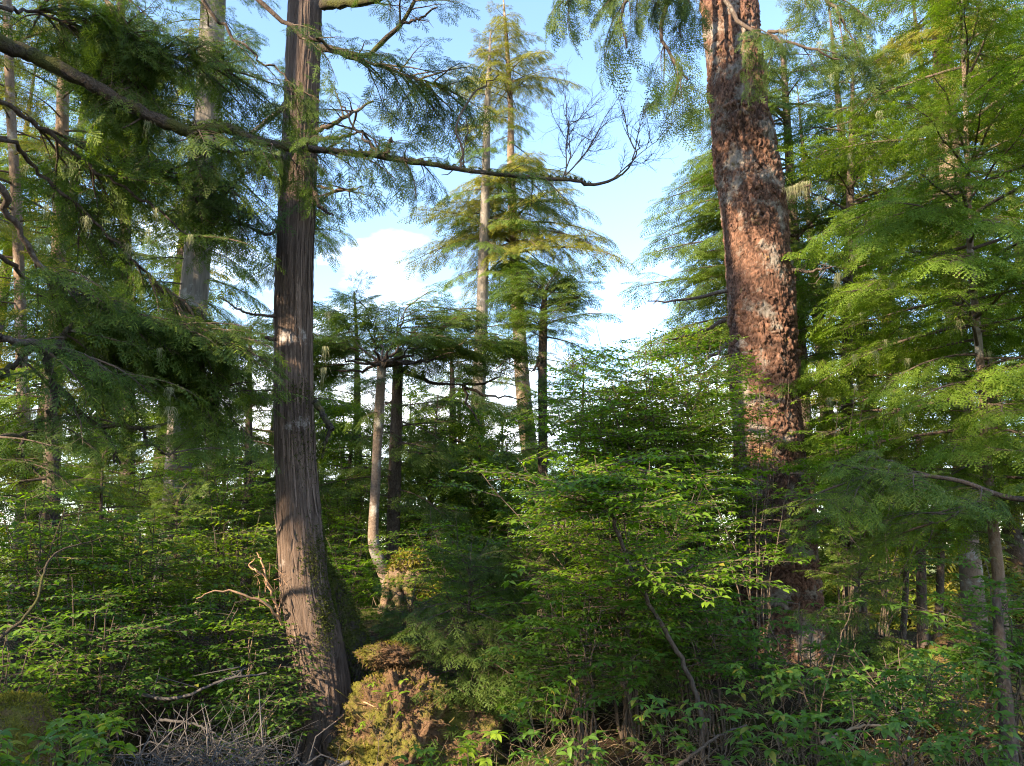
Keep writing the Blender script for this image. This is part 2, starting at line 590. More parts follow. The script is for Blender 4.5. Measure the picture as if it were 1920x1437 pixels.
def make_spray(lod, rng):
    mb = MB()
    n = (5, 6, 5)[lod]
    step = (0.060, 0.085, 0.2)[lod]
    w = (0.048, 0.040, 0.060)[lod]
    for i in range(n):
        t = 0.05 + 0.90 * i / n
        for s in (-1, 1):
            tt = min(1, t + (0.03 if s > 0 else 0) + rng.uniform(-0.01, 0.01))
            ang = R(60 - 22 * tt + rng.uniform(-9, 9))
            l = (0.42 * (1 - tt) ** 0.65 * (0.45 + 0.55 * min(1, tt / 0.25)) + 0.05) * rng.uniform(0.75, 1.15)
            base = np.array([tt, 0, -0.20 * tt ** 2])
            d = unit([math.cos(ang), s * math.sin(ang), -0.25 * tt + rng.uniform(-0.12, 0.06)])
            v = float(np.clip(0.35 + 0.45 * tt + rng.normal(0, 0.15), 0, 0.84))
            if rng.random() < 0.10:
                v = 0.97
            if lod < 2:
                comb(mb, base, d, l, w, step, rng, 0.22, v)
            else:
                sd = unit(np.cross([0, 0, 1.0], d))
                mid = base + d * l * 0.45
                tip = base + d * l - np.array([0, 0, 0.12 * l])
                mb.add(np.stack([base, mid + sd * w * .8, tip, mid - sd * w * .8]), T=[[0, 1, 2], [0, 2, 3]], var=v)
    if lod < 2:
        comb(mb, np.array([0.0, 0, 0]), unit([1, 0, -0.2]), 1.03, w, step, rng, 0.0, 0.6)
    return np.concatenate(mb.V), np.concatenate(mb.T), np.concatenate(mb.A)


SPRAY = {l: [make_spray(l, np.random.default_rng(100 + 10 * l + k)) for k in range(6)] for l in (0, 1, 2)}


def put_spray(mb, lod, rng, pos, d, size, roll, dv=0.0):
    V, T, A = SPRAY[lod][rng.integers(6)]
    F = frame(d, roll=roll)
    mb.add((V * size) @ F.T + pos, T=T, var=np.where(A > 0.9, A, np.clip(A + dv, 0, 0.85)))


def hemlock_bough(L, lod, rng, droop=0.22, hang=0.35, bare=0.15, dens=1.0):
    """a flat bough along +X: wood and needles in two meshes"""
    wood, leaf = MB(), MB()
    nseg = 8
    t = np.linspace(0, 1, nseg)
    wob = rng.normal(0, 0.018 * L, nseg).cumsum() * 0.5
    axis = np.stack([t * L * 0.97, wob, 0.06 * L * t - droop * L * t ** 2.2], 1)
    r0 = 0.006 + 0.0085 * L
    wv, wq = tube(axis, r0 * (1 - 0.85 * t), 6 if lod < 2 else 4)
    wood.add(wv, Q=wq)

    def at(tt):
        return np.array([np.interp(tt, t, axis[:, k]) for k in range(3)])
    sp = (0.10, 0.105, 0.16)[lod] / dens * (0.75 + 0.25 * L)
    nsec = max(4, int(L * (1 - bare) / sp))
    for i in range(nsec):
        tt = bare + (0.98 - bare) * (i + rng.uniform(0, 0.5)) / nsec
        for s in (-1, 1):
            if rng.random() < 0.10:
                continue
            b = at(min(tt + (0.5 * sp / L if s > 0 else 0), 0.99))
            ls = 0.46 * L ** 0.72 * (1 - tt) ** 0.62 * min(1, 0.5 + (tt - bare) / 0.22) * rng.uniform(0.65, 1.15) + 0.06
            ang = R(62 - 25 * tt + rng.uniform(-10, 10))
            d = unit([math.cos(ang), s * math.sin(ang), rng.uniform(-0.22, 0.10)])
            m = 5
            u = np.linspace(0, 1, m)
            sec = b + d * (u * ls)[:, None] - np.array([0, 0, 1.0]) * (hang * 0.6 * ls * u ** 2)[:, None]
            if lod < 2 or ls > 0.4:
                sv, sq = tube(sec, 0.0035 * (0.7 + ls) * (1 - 0.75 * u), 3)
                wood.add(sv, Q=sq)
            ss = (0.085, 0.095, 0.17)[lod]
            k = max(1, int(ls / ss))
            dv = rng.normal(0, 0.12)
            for j in range(k):
                uu = (j + rng.uniform(0.2, 0.9)) / k
                pp = np.array([np.interp(uu, u, sec[:, c]) for c in range(3)])
                a2 = R(rng.uniform(30, 62)) * (1 if (j % 2) else -1)
                dd = d * math.cos(a2) + np.cross([0, 0, 1.0], d) * math.sin(a2)
                dd = unit(dd + np.array([0, 0, -hang * rng.uniform(0.3, 1.3)]))
                put_spray(leaf, lod, rng, pp, dd, rng.uniform(0.11, 0.20) * (1.0, 1.4, 2.2)[lod] * (0.85 + 0.12 * L), R(rng.uniform(-28, 28)), dv)
            dd = unit(d + np.array([0, 0, -hang * rng.uniform(0.6, 1.5)]))
            put_spray(leaf, lod, rng, sec[-1] - d * 0.03, dd, rng.uniform(0.13, 0.22) * (1, 1.4, 2.2)[lod] * (0.85 + 0.12 * L), R(rng.uniform(-25, 25)), dv)
    dd = unit(axis[-1] - axis[-2] + np.array([0, 0, -0.02]))
    put_spray(leaf, lod, rng, axis[-1], dd, 0.18, 0)
    return wood, leaf


def leaf_geo(l, w, fold=0.18, curl=0.2):
    """small leaf along +X: folded and curled"""
    V = np.array([[0, 0, 0], [0.45 * l, w / 2, fold * w - curl * .1 * l], [l, 0, -curl * l], [0.45 * l, -w / 2, fold * w - curl * .1 * l], [0.47 * l, 0, -curl * .12 * l]])
    T = np.array([[0, 4, 1], [1, 4, 2], [2, 4, 3], [3, 4, 0]])
    return V, T


def put_leaf(mb, rng, pos, d, l, w, roll, var):
    V, T = leaf_geo(l, w, rng.uniform(0.05, 0.25), rng.uniform(0.05, 0.35))
    mb.add(V @ frame(d, roll=roll).T + pos, T=T, var=var)


def leafy_bough(L, rng, leaf=0.034, kind='alternate', dens=1.0):
    """a flat leafy shrub twig along +X"""
    wood, lf = MB(), MB()
    nseg = 8
    t = np.linspace(0, 1, nseg)
    wob = rng.normal(0, 0.02 * L, nseg).cumsum()
    axis = np.stack([t * L, wob, 0.10 * L * t - 0.16 * L * t ** 2], 1)
    wv, wq = tube(axis, (0.002 + 0.004 * L) * (1 - 0.7 * t), 5)
    wood.add(wv, Q=wq)

    def at(tt):
        return np.array([np.interp(tt, t, axis[:, k]) for k in range(3)])
    n2 = max(3, int(L / 0.075 * dens))
    for i in range(n2 + 1):
        tt = 0.12 + 0.88 * i / n2
        s = 1 if i % 2 else -1
        b = at(tt)
        last = i == n2
        ls = (0.34 * L ** 0.8 * (1 - tt) ** 0.5 + 0.07) * rng.uniform(0.7, 1.2)
        ang = R(rng.uniform(35, 60)) * s if not last else 0
        d = unit([math.cos(ang), math.sin(ang), rng.uniform(-0.12, 0.22)])
        sec = np.stack([b, b + d * ls * .5 + rng.normal(0, .006, 3), b + d * ls])
        sv, sq = tube(sec, np.array([0.0024, 0.0018, 0.001]), 3)
        wood.add(sv, Q=sq)
        dv = rng.normal(0.45, 0.17)
        if kind == 'alternate':
            k = max(3, int(ls / (leaf * 0.55)))
            for j in range(k + 1):
                uu = (j + 0.4) / (k + 0.4)
                pp = b + d * ls * min(1, uu)
                sa = 1 if j % 2 else -1
                a2 = R(rng.uniform(35, 65)) * sa if j < k else 0
                dd = d * math.cos(a2) + np.cross([0, 0, 1.0], d) * math.sin(a2) + np.array([0, 0, rng.uniform(-0.35, 0.15)])
                ll = leaf * rng.uniform(0.7, 1.25)
                put_leaf(lf, rng, pp, unit(dd), ll, ll * rng.uniform(0.42, 0.55), R(rng.uniform(-25, 25)), float(np.clip(dv + rng.normal(0, .15), 0, 1)))
        else:
            for c, end in ((b + d * ls, True), (b + d * ls * .5, False)):
                if not end and rng.random() < 0.5:
                    continue
                k = rng.integers(4, 7)
                a0 = rng.uniform(0, 6.28)
                for j in range(k):
                    a2 = a0 + j * 6.283 / k + rng.uniform(-.25, .25)
                    ll = leaf * rng.uniform(0.75, 1.2)
                    put_leaf(lf, rng, c, unit([math.cos(a2), math.sin(a2), rng.uniform(-0.3, 0.3)]), ll, ll * rng.uniform(0.34, 0.44), R(rng.uniform(-20, 20)), float(np.clip(dv + rng.normal(0, .15), 0, 1)))
    return wood, lf


LENS = (0.6, 1.1, 1.8, 2.7)
PROTO = {}      # (lod, length index, variant) -> (wood mesh, {material: foliage mesh})


def _proto_needles(lod, li, v):
    key = (lod, li, v)
    if key not in PROTO:
        rng = np.random.default_rng(1000 + lod * 100 + li * 10 + v)
        dr, hg, br = ((0.18, 0.28, 0.12), (0.30, 0.55, 0.18), (0.10, 0.30, 0.28))[v]
        w, l = hemlock_bough(LENS[li], lod, rng, dr, hg, br, 0.8 if li == 3 else 1.0)
        PROTO[key] = (w.mesh('bough_wood', M['twig'], True), l, {})
    return PROTO[key]


LEAFP = {}


def _proto_leaf(li, v, kind):
    key = (li, v, kind)
    if key not in LEAFP:
        rng = np.random.default_rng(5000 + li * 10 + v + (500 if kind == 'whorl' else 0))
        w, l = leafy_bough((0.35, 0.6, 0.95)[li], rng, 0.054 if kind == 'alternate' else 0.068, kind)
        LEAFP[key] = (w.mesh('twig_wood', M['twig'], True), l, {})
    return LEAFP[key]


def pick_len(L, lens):
    return int(np.argmin([abs(math.log(L / a)) for a in lens]))


def bough(root, pos, d, L, lod, mat, roll=0.0, v=None, keep=False, fol='needles', shaft=False, margin=150):
    """one foliage bough as part 'branch' with its sub-part 'foliage'; pos in world"""
    mid = np.asarray(pos) + unit(d) * L * 0.5
    if not keep and not in_view(mid, L * 0.6, margin):
        return None
    if shaft and on_shaft(mid, L * 0.22):
        return None
    if fol == 'needles':
        li = pick_len(L, LENS)
        base = LENS[li]
        pr = _proto_needles(lod, li, random.randrange(3) if v is None else v)
    else:
        lens = (0.35, 0.6, 0.95)
        li = pick_len(L, lens)
        base = lens[li]
        pr = _proto_leaf(li, random.randrange(3), fol)
    if mat not in pr[2]:
        pr[2][mat] = pr[1].mesh('foliage_' + mat, M[mat])
    s = L / base
    b = obj('branch', pr[0], root, mat4(frame(d, roll=roll), rel(root, pos), s))
    f = obj('foliage', pr[2][mat], b)
    return b


def azel(az, el):
    """az 0 = away from viewer, 90 = right"""
    a, e = R(az), R(el)
    return np.array([math.sin(a) * math.cos(e), math.cos(a) * math.cos(e), math.sin(e)])


# ------------------------------------------------------------------ trunks
def trunk_path(spec, Y, to_ground=True):
    """spec: (px, py, width px[, Y]) from the top down -> world rows x y z radius, base first"""
    rows = []
    for s in spec:
        yy = s[3] if len(s) > 3 else Y
        rows.append([*P(s[0], s[1], yy), s[2] * mpp(s[1], yy) / 2])
    rows = rows[::-1]
    if to_ground:
        b = rows[0]
        g = ghs(b[0], b[1]) - 0.12
        if b[2] > g + 0.05:
            d = np.array(b[:2]) - np.array(rows[1][:2])
            k = min(0.5, (b[2] - g) / max(0.2, rows[1][2] - b[2]) * 0.5)
            rows.insert(0, [b[0] + d[0] * k, b[1] + d[1] * k, g, b[3] * 1.22])
    return np.array(rows)


def simple_trunk(root, path, mat, sides=14, lump=0.07, name='trunk', n=None):
    n = n or max(12, int(np.linalg.norm(path[-1, :3] - path[0, :3]) / 0.16))
    n = min(n, 130)
    q = smooth_path(path, n)
    V, Q = tube(rel(root, q[:, :3]), np.maximum(q[:, 3], 0.004), sides)
    c = np.repeat(rel(root, q[:, :3]), sides, 0)
    rr = np.repeat(q[:, 3], sides)
    d = V - c
    V = c + d * (1 + lump * 2.4 * (fbm(np.stack([V[:, 0] * 7, V[:, 1] * 7, V[:, 2] * 2.2], 1), 3, 3) - 0.5))[:, None]
    mb = MB()
    mb.add(V, Q=Q)
    return obj(name, mb.mesh(name, M[mat] if isinstance(mat, str) else mat, True), root), q


def trunk_at(q, z):
    return np.array([np.interp(z, q[:, 2], q[:, k]) for k in range(4)])


def conifer(name, label, cat, group, spec, Y, bark, mat, rows, lod=1, sides=14, keep=False, seed=0, shaft=False, lump=0.07, twigs=0):
    """rows: list of dicts describing whorls of boughs between photo rows y0..y1"""
    random.seed(seed + 11)
    path = trunk_path(spec, Y)
    root = thing(name, path[0, :3], label, cat, group)
    root.location.z = ghs(path[0, 0], path[0, 1])
    tr, q = simple_trunk(root, path, bark, sides, lump)
    ga = random.uniform(0, 360)
    if rows and spec[0][1] > 0 and spec[0][2] < 12:
        for i in range(9):
            zt = q[-1, 2] - .02 - .07 * i * (Y / 12)
            bough(root, trunk_at(q, zt)[:3], azel(i * 137, random.uniform(20, 65)), random.uniform(.3, .5) * (.6 + Y / 30), lod, mat, 0)
    for r in rows:
        z0, z1 = P(960, r['y0'], Y)[2], P(960, r['y1'], Y)[2]
        n = r['n']
        for i in range(n):
            f = (i + random.uniform(0.1, 0.9)) / n
            z = z0 + (z1 - z0) * f
            p = trunk_at(q, min(z, q[-1, 2] - 0.02))
            ga += 137.5 + random.uniform(-25, 25)
            az = ga
            if random.random() < r.get('front', 0.42):
                az = 180 + random.uniform(-75, 75)
            if 'az' in r:
                az = random.uniform(*r['az'])
            L = (r['l0'] + (r['l1'] - r['l0']) * f) * random.uniform(r.get('lmin', 0.72), 1.18)
            el = random.uniform(*r.get('el', (-12, 14)))
            bough(root, p[:3], azel(az, el), L, r.get('lod', lod), r.get('mat', mat), R(random.uniform(-14, 14)), r.get('v'), keep, shaft=shaft)
    return root, q


# ------------------------------------------------------------------ hanging lichen and moss
def make_lichen(rng):
    mb = MB()
    for k in range(34):
        x, y = rng.normal(0, 0.022), rng.normal(0, 0.016)
        l = rng.uniform(0.03, 0.20) * math.exp(-(x / .03) ** 2 * .5)
        m = 6
        pts = np.stack([x + rng.normal(0, .007, m).cumsum(), y + rng.normal(0, .007, m).cumsum(), -np.linspace(0, l, m)], 1)
        w = rng.uniform(0.0008, 0.0022)
        a = rng.uniform(0, 3.14)
        off = np.array([math.cos(a), math.sin(a), 0]) * w
        tp = np.linspace(1, 0.2, m)[:, None]
        V = np.concatenate([pts - off * tp, pts + off * tp])
        i = np.arange(m - 1)
        mb.add(V, Q=np.stack([i, i + m, i + m + 1, i + 1], 1), var=rng.uniform(0, 1))
    return mb.mesh('beard_lichen', M['lichen'])


LICHEN = [make_lichen(np.random.default_rng(k)) for k in range(3)]


def lichen(root, pos, s=1.0):
    if not in_view(pos, 0.3, 100):
        return
    o = obj('hanging_lichen', random.choice(LICHEN), root, mat4(frame((math.cos(random.random() * 6), math.sin(random.random() * 6), 0)), rel(root, pos), s))
    o['kind'] = 'stuff'


def tufts(mb, pts, nrm, rng, l=0.02, w=0.006, k=3):
    """short moss blades on the given points"""
    pts = np.asarray(pts, float)
    nrm = np.asarray(nrm, float)
    for _ in range(k):
        m = len(pts)
        d = nrm + rng.normal(0, 0.55, (m, 3))
        d /= np.linalg.norm(d, axis=1)[:, None] + 1e-9
        sd = np.cross(d, rng.normal(0, 1, (m, 3)))
        sd /= np.linalg.norm(sd, axis=1)[:, None] + 1e-9
        p = pts + rng.normal(0, l * .4, (m, 3))
        ll = l * rng.uniform(0.5, 1.5, (m, 1))
        V = np.concatenate([p - sd * w, p + sd * w, p + d * ll])
        a = np.arange(m)
        vv = np.tile(rng.uniform(0, 1, m), 3)
        mb.add(V, T=np.stack([a, a + m, a + 2 * m], 1), var=vv)


# ================================================================== THE BIG CEDAR
def build_cedar():
    Y = 6.5
    spec = [(578, -160, 60), (572, 0, 67), (565, 200, 71), (556, 400, 74), (550, 600, 77), (551, 800, 80), (559, 950, 87), (572, 1100, 99), (592, 1200, 106), (612, 1300, 102), (618, 1390, 96), (618, 1440, 110)]
    path = trunk_path(spec, Y)
    root = thing('cedar_tree', path[0, :3], 'tall red-brown cedar trunk with stringy vertical bark and a curved base, left of centre', 'tree')
    root.location.z = ghs(path[0, 0], path[0, 1])
    n, k = 620, 150
    q = smooth_path(path, n)
    q[:, 3] *= 0.90
    V, Q = tube(rel(root, q[:, :3]), q[:, 3], k)
    c = np.repeat(rel(root, q[:, :3]), k, 0)
    d = V - c
    rr = np.linalg.norm(d, axis=1)
    dn = d / rr[:, None]
    s = np.repeat(np.concatenate([[0], np.cumsum(np.linalg.norm(np.diff(q[:, :3], axis=0), axis=1))]), k)
    cyl = np.stack([dn[:, 0], dn[:, 1], s], 1)
    tw = fbm(cyl * np.array([2, 2, 0.8]), 3, 9) * 0.6
    rid = np.abs(fbm(np.stack([cyl[:, 0] * 13 + tw, cyl[:, 1] * 13 + tw, s * 2.8], 1), 4, 21) - 0.5) * 2
    fine = fbm(np.stack([cyl[:, 0] * 40, cyl[:, 1] * 40, s * 5], 1), 3, 31)
    lob = fbm(np.stack([cyl[:, 0] * 1.6, cyl[:, 1] * 1.6, s * 0.35], 1), 2, 41) - 0.5
    flare = sstep(1.2, 0.0, s)
    lob2 = np.sin(np.arctan2(dn[:, 1], dn[:, 0]) * 5 + 1.0) * 0.06 * flare
    disp = rr * (0.10 * lob + lob2) + 0.009 * np.minimum(rid, 0.5) * 2 + 0.005 * fine - 0.008
    V = c + dn * (rr + disp)[:, None]
    var = np.clip(0.28 + 0.55 * np.minimum(rid, 0.5) + 0.35 * (fine - 0.5), 0, 1)
    mb = MB()
    mb.add(V, Q=Q, var=var)
    obj('trunk', mb.mesh('trunk', M['cedar'], True), root)
    # loose bark strips
    rng = np.random.default_rng(3)
    sb = MB()
    for _ in range(520):
        i = rng.integers(8, n - 60)
        th = rng.integers(k)
        m = 7
        ln_ = int(rng.integers(12, 42))
        ii = np.clip(np.linspace(i, i + ln_, m).astype(int), 0, n - 1)
        base = V[ii * k + th]
        nr = dn[ii * k + th]
        side = unit(np.cross(nr[0], base[-1] - base[0]))
        lift = 0.004 + (np.linspace(1, 0, m) ** 3 * rng.uniform(0, 0.035) if rng.random() < 0.5 else np.linspace(0, 1, m) ** 3 * rng.uniform(0, 0.025))
        w = rng.uniform(0.004, 0.011) * np.sin(np.linspace(0.5, 2.8, m))
        p = base + nr * lift[:, None] if np.ndim(lift) else base
        VV = np.concatenate([p - side * w[:, None], p + side * w[:, None] + nr * 0.002])
        a = np.arange(m - 1)
        sb.add(VV, Q=np.stack([a, a + m, a + m + 1, a + 1], 1), var=rng.uniform(0.2, 0.9))
    tag(obj('bark_strips', sb.mesh('bark_strips', M['cedar']), root), kind='stuff')
    # moss: patch of clinging leaves on the right face, thick moss sheath behind the base
    mm = MB()

    def moss_on(px, py, ry, rx, cnt, l):
        pts = []
        for _ in range(cnt):
            a, b = rng.normal(0, rx * .5), rng.normal(0, ry * .5)
            tz = P(px, py + b, Y)[2]
            row = int(np.clip(np.argmin(np.abs(q[:, 2] - tz)), 0, n - 1))
            xw = P(px + a, py + b, Y)[0]
            ring = V[row * k:(row + 1) * k] + np.array(root.location)
            cand = np.where(ring[:, 1] < q[row, 1] + .05)[0]
            j = cand[np.argmin(np.abs(ring[cand, 0] - xw))]
            pts.append(row * k + j)
        tufts(mm, V[pts], dn[pts] + np.array([0, 0, -.3]), rng, l, l * 0.3, 2)
    moss_on(570, 745, 24, 22, 420, 0.016)
    moss_on(572, 830, 60, 26, 420, 0.014)
    moss_on(580, 880, 50, 18, 160, 0.012)
    moss_on(597, 1050, 70, 22, 900, 0.016)
    moss_on(618, 1150, 80, 18, 1200, 0.018)
    tag(obj('moss', mm.mesh('moss', M['moss_dark']), root), kind='stuff')
    # mossy buttress root on the right
    bt = np.array([[*P(600, 1060, 6.6), .06], [*P(632, 1140, 6.75), .12], [*P(655, 1230, 6.8), .16], [*P(662, 1330, 6.8), .19], [*P(668, 1440, 6.8), .24]])
    bq = smooth_path(bt, 60)
    BV, BQ = tube(rel(root, bq[:, :3]), bq[:, 3], 28)
    bc = np.repeat(rel(root, bq[:, :3]), 28, 0)
    bd = BV - bc
    BV = bc + bd * (0.8 + 0.5 * fbm(BV * np.array([8, 8, 4]), 4, 8))[:, None]
    bm = MB()
    bm.add(BV, Q=BQ)
    obj('buttress_root', bm.mesh('buttress_root', M['mossy_bark'], True), root)
    tm = MB()
    ix = rng.integers(0, len(BV), 2600)
    tufts(tm, BV[ix], bd[ix] / (np.linalg.norm(bd[ix], axis=1)[:, None]) + np.array([0, 0, -.4]), rng, 0.035, 0.009, 2)
    tag(obj('moss', tm.mesh('moss', M['moss_dark']), root), kind='stuff')
    for ang, ln2 in ((-160, .34), (-120, .30), (-75, .36), (-35, .34), (200, .4)):
        a_ = R(ang)
        o_ = rel(root, [q[0, :3]])[0] + np.array([0, 0, .12])
        p0 = o_ + np.array([math.cos(a_) * .10, math.sin(a_) * .10, .42])
        p1 = o_ + np.array([math.cos(a_) * .22, math.sin(a_) * .22, .12])
        p2 = o_ + np.array([math.cos(a_ + .2) * (.2 + ln2), math.sin(a_ + .2) * (.2 + ln2), -.14])
        rq = smooth_path(np.stack([p0, p1, p2]), 18, .006, rng)
        rv, rq2 = tube(rq, np.linspace(.075, .04, 18), 10)
        rv = rv + (fbm(rv * 16, 2, 5) - .5)[:, None] * .04
        rm = MB()
        rm.add(rv, Q=rq2, var=.4)
        obj('root', rm.mesh('root', M['cedar'], True), root)
    # limbs and stubs, traced (px, py, Y, width px)
    limbs = [
        [(530, 752, 6.4, 9), (495, 745, 6.3, 7), (455, 728, 6.2, 5), (415, 700, 6.1, 3)],
        [(520, 593, 6.4, 7), (490, 590, 6.3, 5), (455, 583, 6.3, 4), (415, 560, 6.2, 2)],
        [(522, 636, 6.4, 9), (507, 635, 6.35, 6), (497, 632, 6.3, 4)],
        [(592, 755, 6.4, 14), (604, 775, 6.3, 11), (618, 800, 6.25, 12), (624, 806, 6.2, 8)],
        [(620, 806, 6.22, 8), (610, 830, 6.2, 6), (604, 860, 6.2, 4)],
        [(535, 300, 6.4, 10), (490, 288, 6.3, 8), (440, 287, 6.2, 8), (400, 275, 6.2, 7), (360, 255, 6.1, 4)],
        [(540, 190, 6.4, 12), (505, 225, 6.2, 9), (460, 255, 6.1, 9), (410, 275, 6.0, 8), (370, 300, 5.9, 6), (330, 316, 5.9, 4), (290, 322, 5.9, 3)],
        [(595, 245, 6.4, 10), (620, 235, 6.3, 9), (655, 215, 6.3, 7), (700, 190, 6.3, 4)],
        [(598, 262, 6.4, 8), (640, 258, 6.3, 6), (680, 245, 6.2, 3)],
        [(592, 360, 6.4, 9), (598, 385, 6.3, 8), (612, 398, 6.3, 6), (625, 405, 6.3, 3)],
        [(596, 350, 6.4, 6), (640, 357, 6.3, 4), (680, 350, 6.3, 2)],
        [(535, 340, 6.4, 6), (500, 330, 6.3, 6), (470, 322, 6.2, 5), (440, 345, 6.2, 4), (425, 395, 6.2, 2)],
        [(598, 90, 6.4, 16), (640, 95, 6.3, 13), (690, 105, 6.2, 9), (720, 75, 6.2, 10), (752, 45, 6.2, 8), (778, 0, 6.2, 7), (790, -60, 6.2, 4)],
        [(752, 45, 6.2, 6), (780, 38, 6.2, 5), (820, 14, 6.1, 3)],
        [(605, 10, 6.4, 20), (650, 6, 6.3, 17), (700, 0, 6.2, 14), (760, -30, 6.1, 9)],
        [(530, 420, 6.4, 7), (500, 440, 6.3, 6), (450, 418, 6.2, 4), (400, 410, 6.1, 2)],
    ]
    for i, lb in enumerate(limbs):
        pp = np.array([[*P(a, b, y), w * mpp(b, y) / 2] for a, b, y, w in lb])
        qq = smooth_path(pp, 18, 0.006, rng)
        qq[:, 3] = np.maximum(qq[:, 3], 0.002)
        m2 = MB()
        v2, q2 = tube(rel(root, qq[:, :3]), qq[:, 3], 7)
        m2.add(v2, Q=q2)
        for _ in range(3):          # bare side twigs
            j = rng.integers(5, 17)
            o3 = rel(root, qq[j, :3])
            dd = unit(rng.normal(0, 1, 3) * np.array([1, .6, .8]))
            ll = rng.uniform(.08, .3)
            pts = np.stack([o3, o3 + dd * ll * .5 + rng.normal(0, .02, 3), o3 + dd * ll + rng.normal(0, .03, 3)])
            v3, q3 = tube(pts, np.array([.004, .003, .0012]), 4)
            m2.add(v3, Q=q3)
        mossy = i in (3, 5, 4)
        obj('limb', m2.mesh('limb', M['mossy_bark'] if mossy else M['dark_bark'] if i not in (12, 14) else M['mossy_bark'], True), root)
        if i in (5, 6, 7, 8, 10, 11, 12, 14, 15):
            for j in rng.integers(7, 18, 5):
                dd = unit(qq[min(j + 1, 17), :3] - qq[j - 1, :3] + rng.normal(0, .5, 3) * np.array([1, 1, .3]) + np.array([0, 0, -.15]))
                bough(root, qq[j, :3], dd, rng.uniform(.35, .7), 0, 'hemlock_dark', R(rng.uniform(-20, 20)))
    for px, py in ((612, 650), (608, 690), (618, 585), (640, 285), (500, 250), (470, 300), (378, 460), (395, 430)):
        lichen(root, P(px, py, 6.25), random.uniform(0.7, 1.2))
    # snapped pale branch catching the sun on the left of the base
    br = MB()
    for lb in ([(528, 1170, 6.4, 9), (512, 1120, 6.35, 8), (497, 1085, 6.3, 7), (490, 1050, 6.3, 5), (480, 1035, 6.3, 3)],
               [(495, 1080, 6.3, 6), (480, 1072, 6.25, 6), (468, 1062, 6.25, 5), (478, 1043, 6.2, 2)],
               [(528, 1172, 6.4, 9), (500, 1130, 6.2, 8), (450, 1112, 6.1, 7), (400, 1108, 6.0, 5), (370, 1125, 5.9, 3)]):
        qq = poly_path([[*P(a, b, y), w * mpp(b, y) / 3.4] for a, b, y, w in lb], 16, 0.007, rng)
        v3, q3 = tube(rel(root, qq[:, :3]), np.maximum(qq[:, 3], .002), 6)
        br.add(v3, Q=q3)
    for _ in range(22):
        o3 = rel(root, P(rng.uniform(475, 525), rng.uniform(1060, 1150), 6.3))
        pts = np.stack([o3, o3 + rng.normal(0, .05, 3), o3 + rng.normal(0, .09, 3)])
        v3, q3 = tube(pts, np.array([.003, .002, .001]), 3)
        br.add(v3, Q=q3)
    tag(obj('broken_branch', br.mesh('broken_branch', M['orange_wood'], True), root), 'snapped pale orange dead branch at the foot of the cedar')


build_cedar()


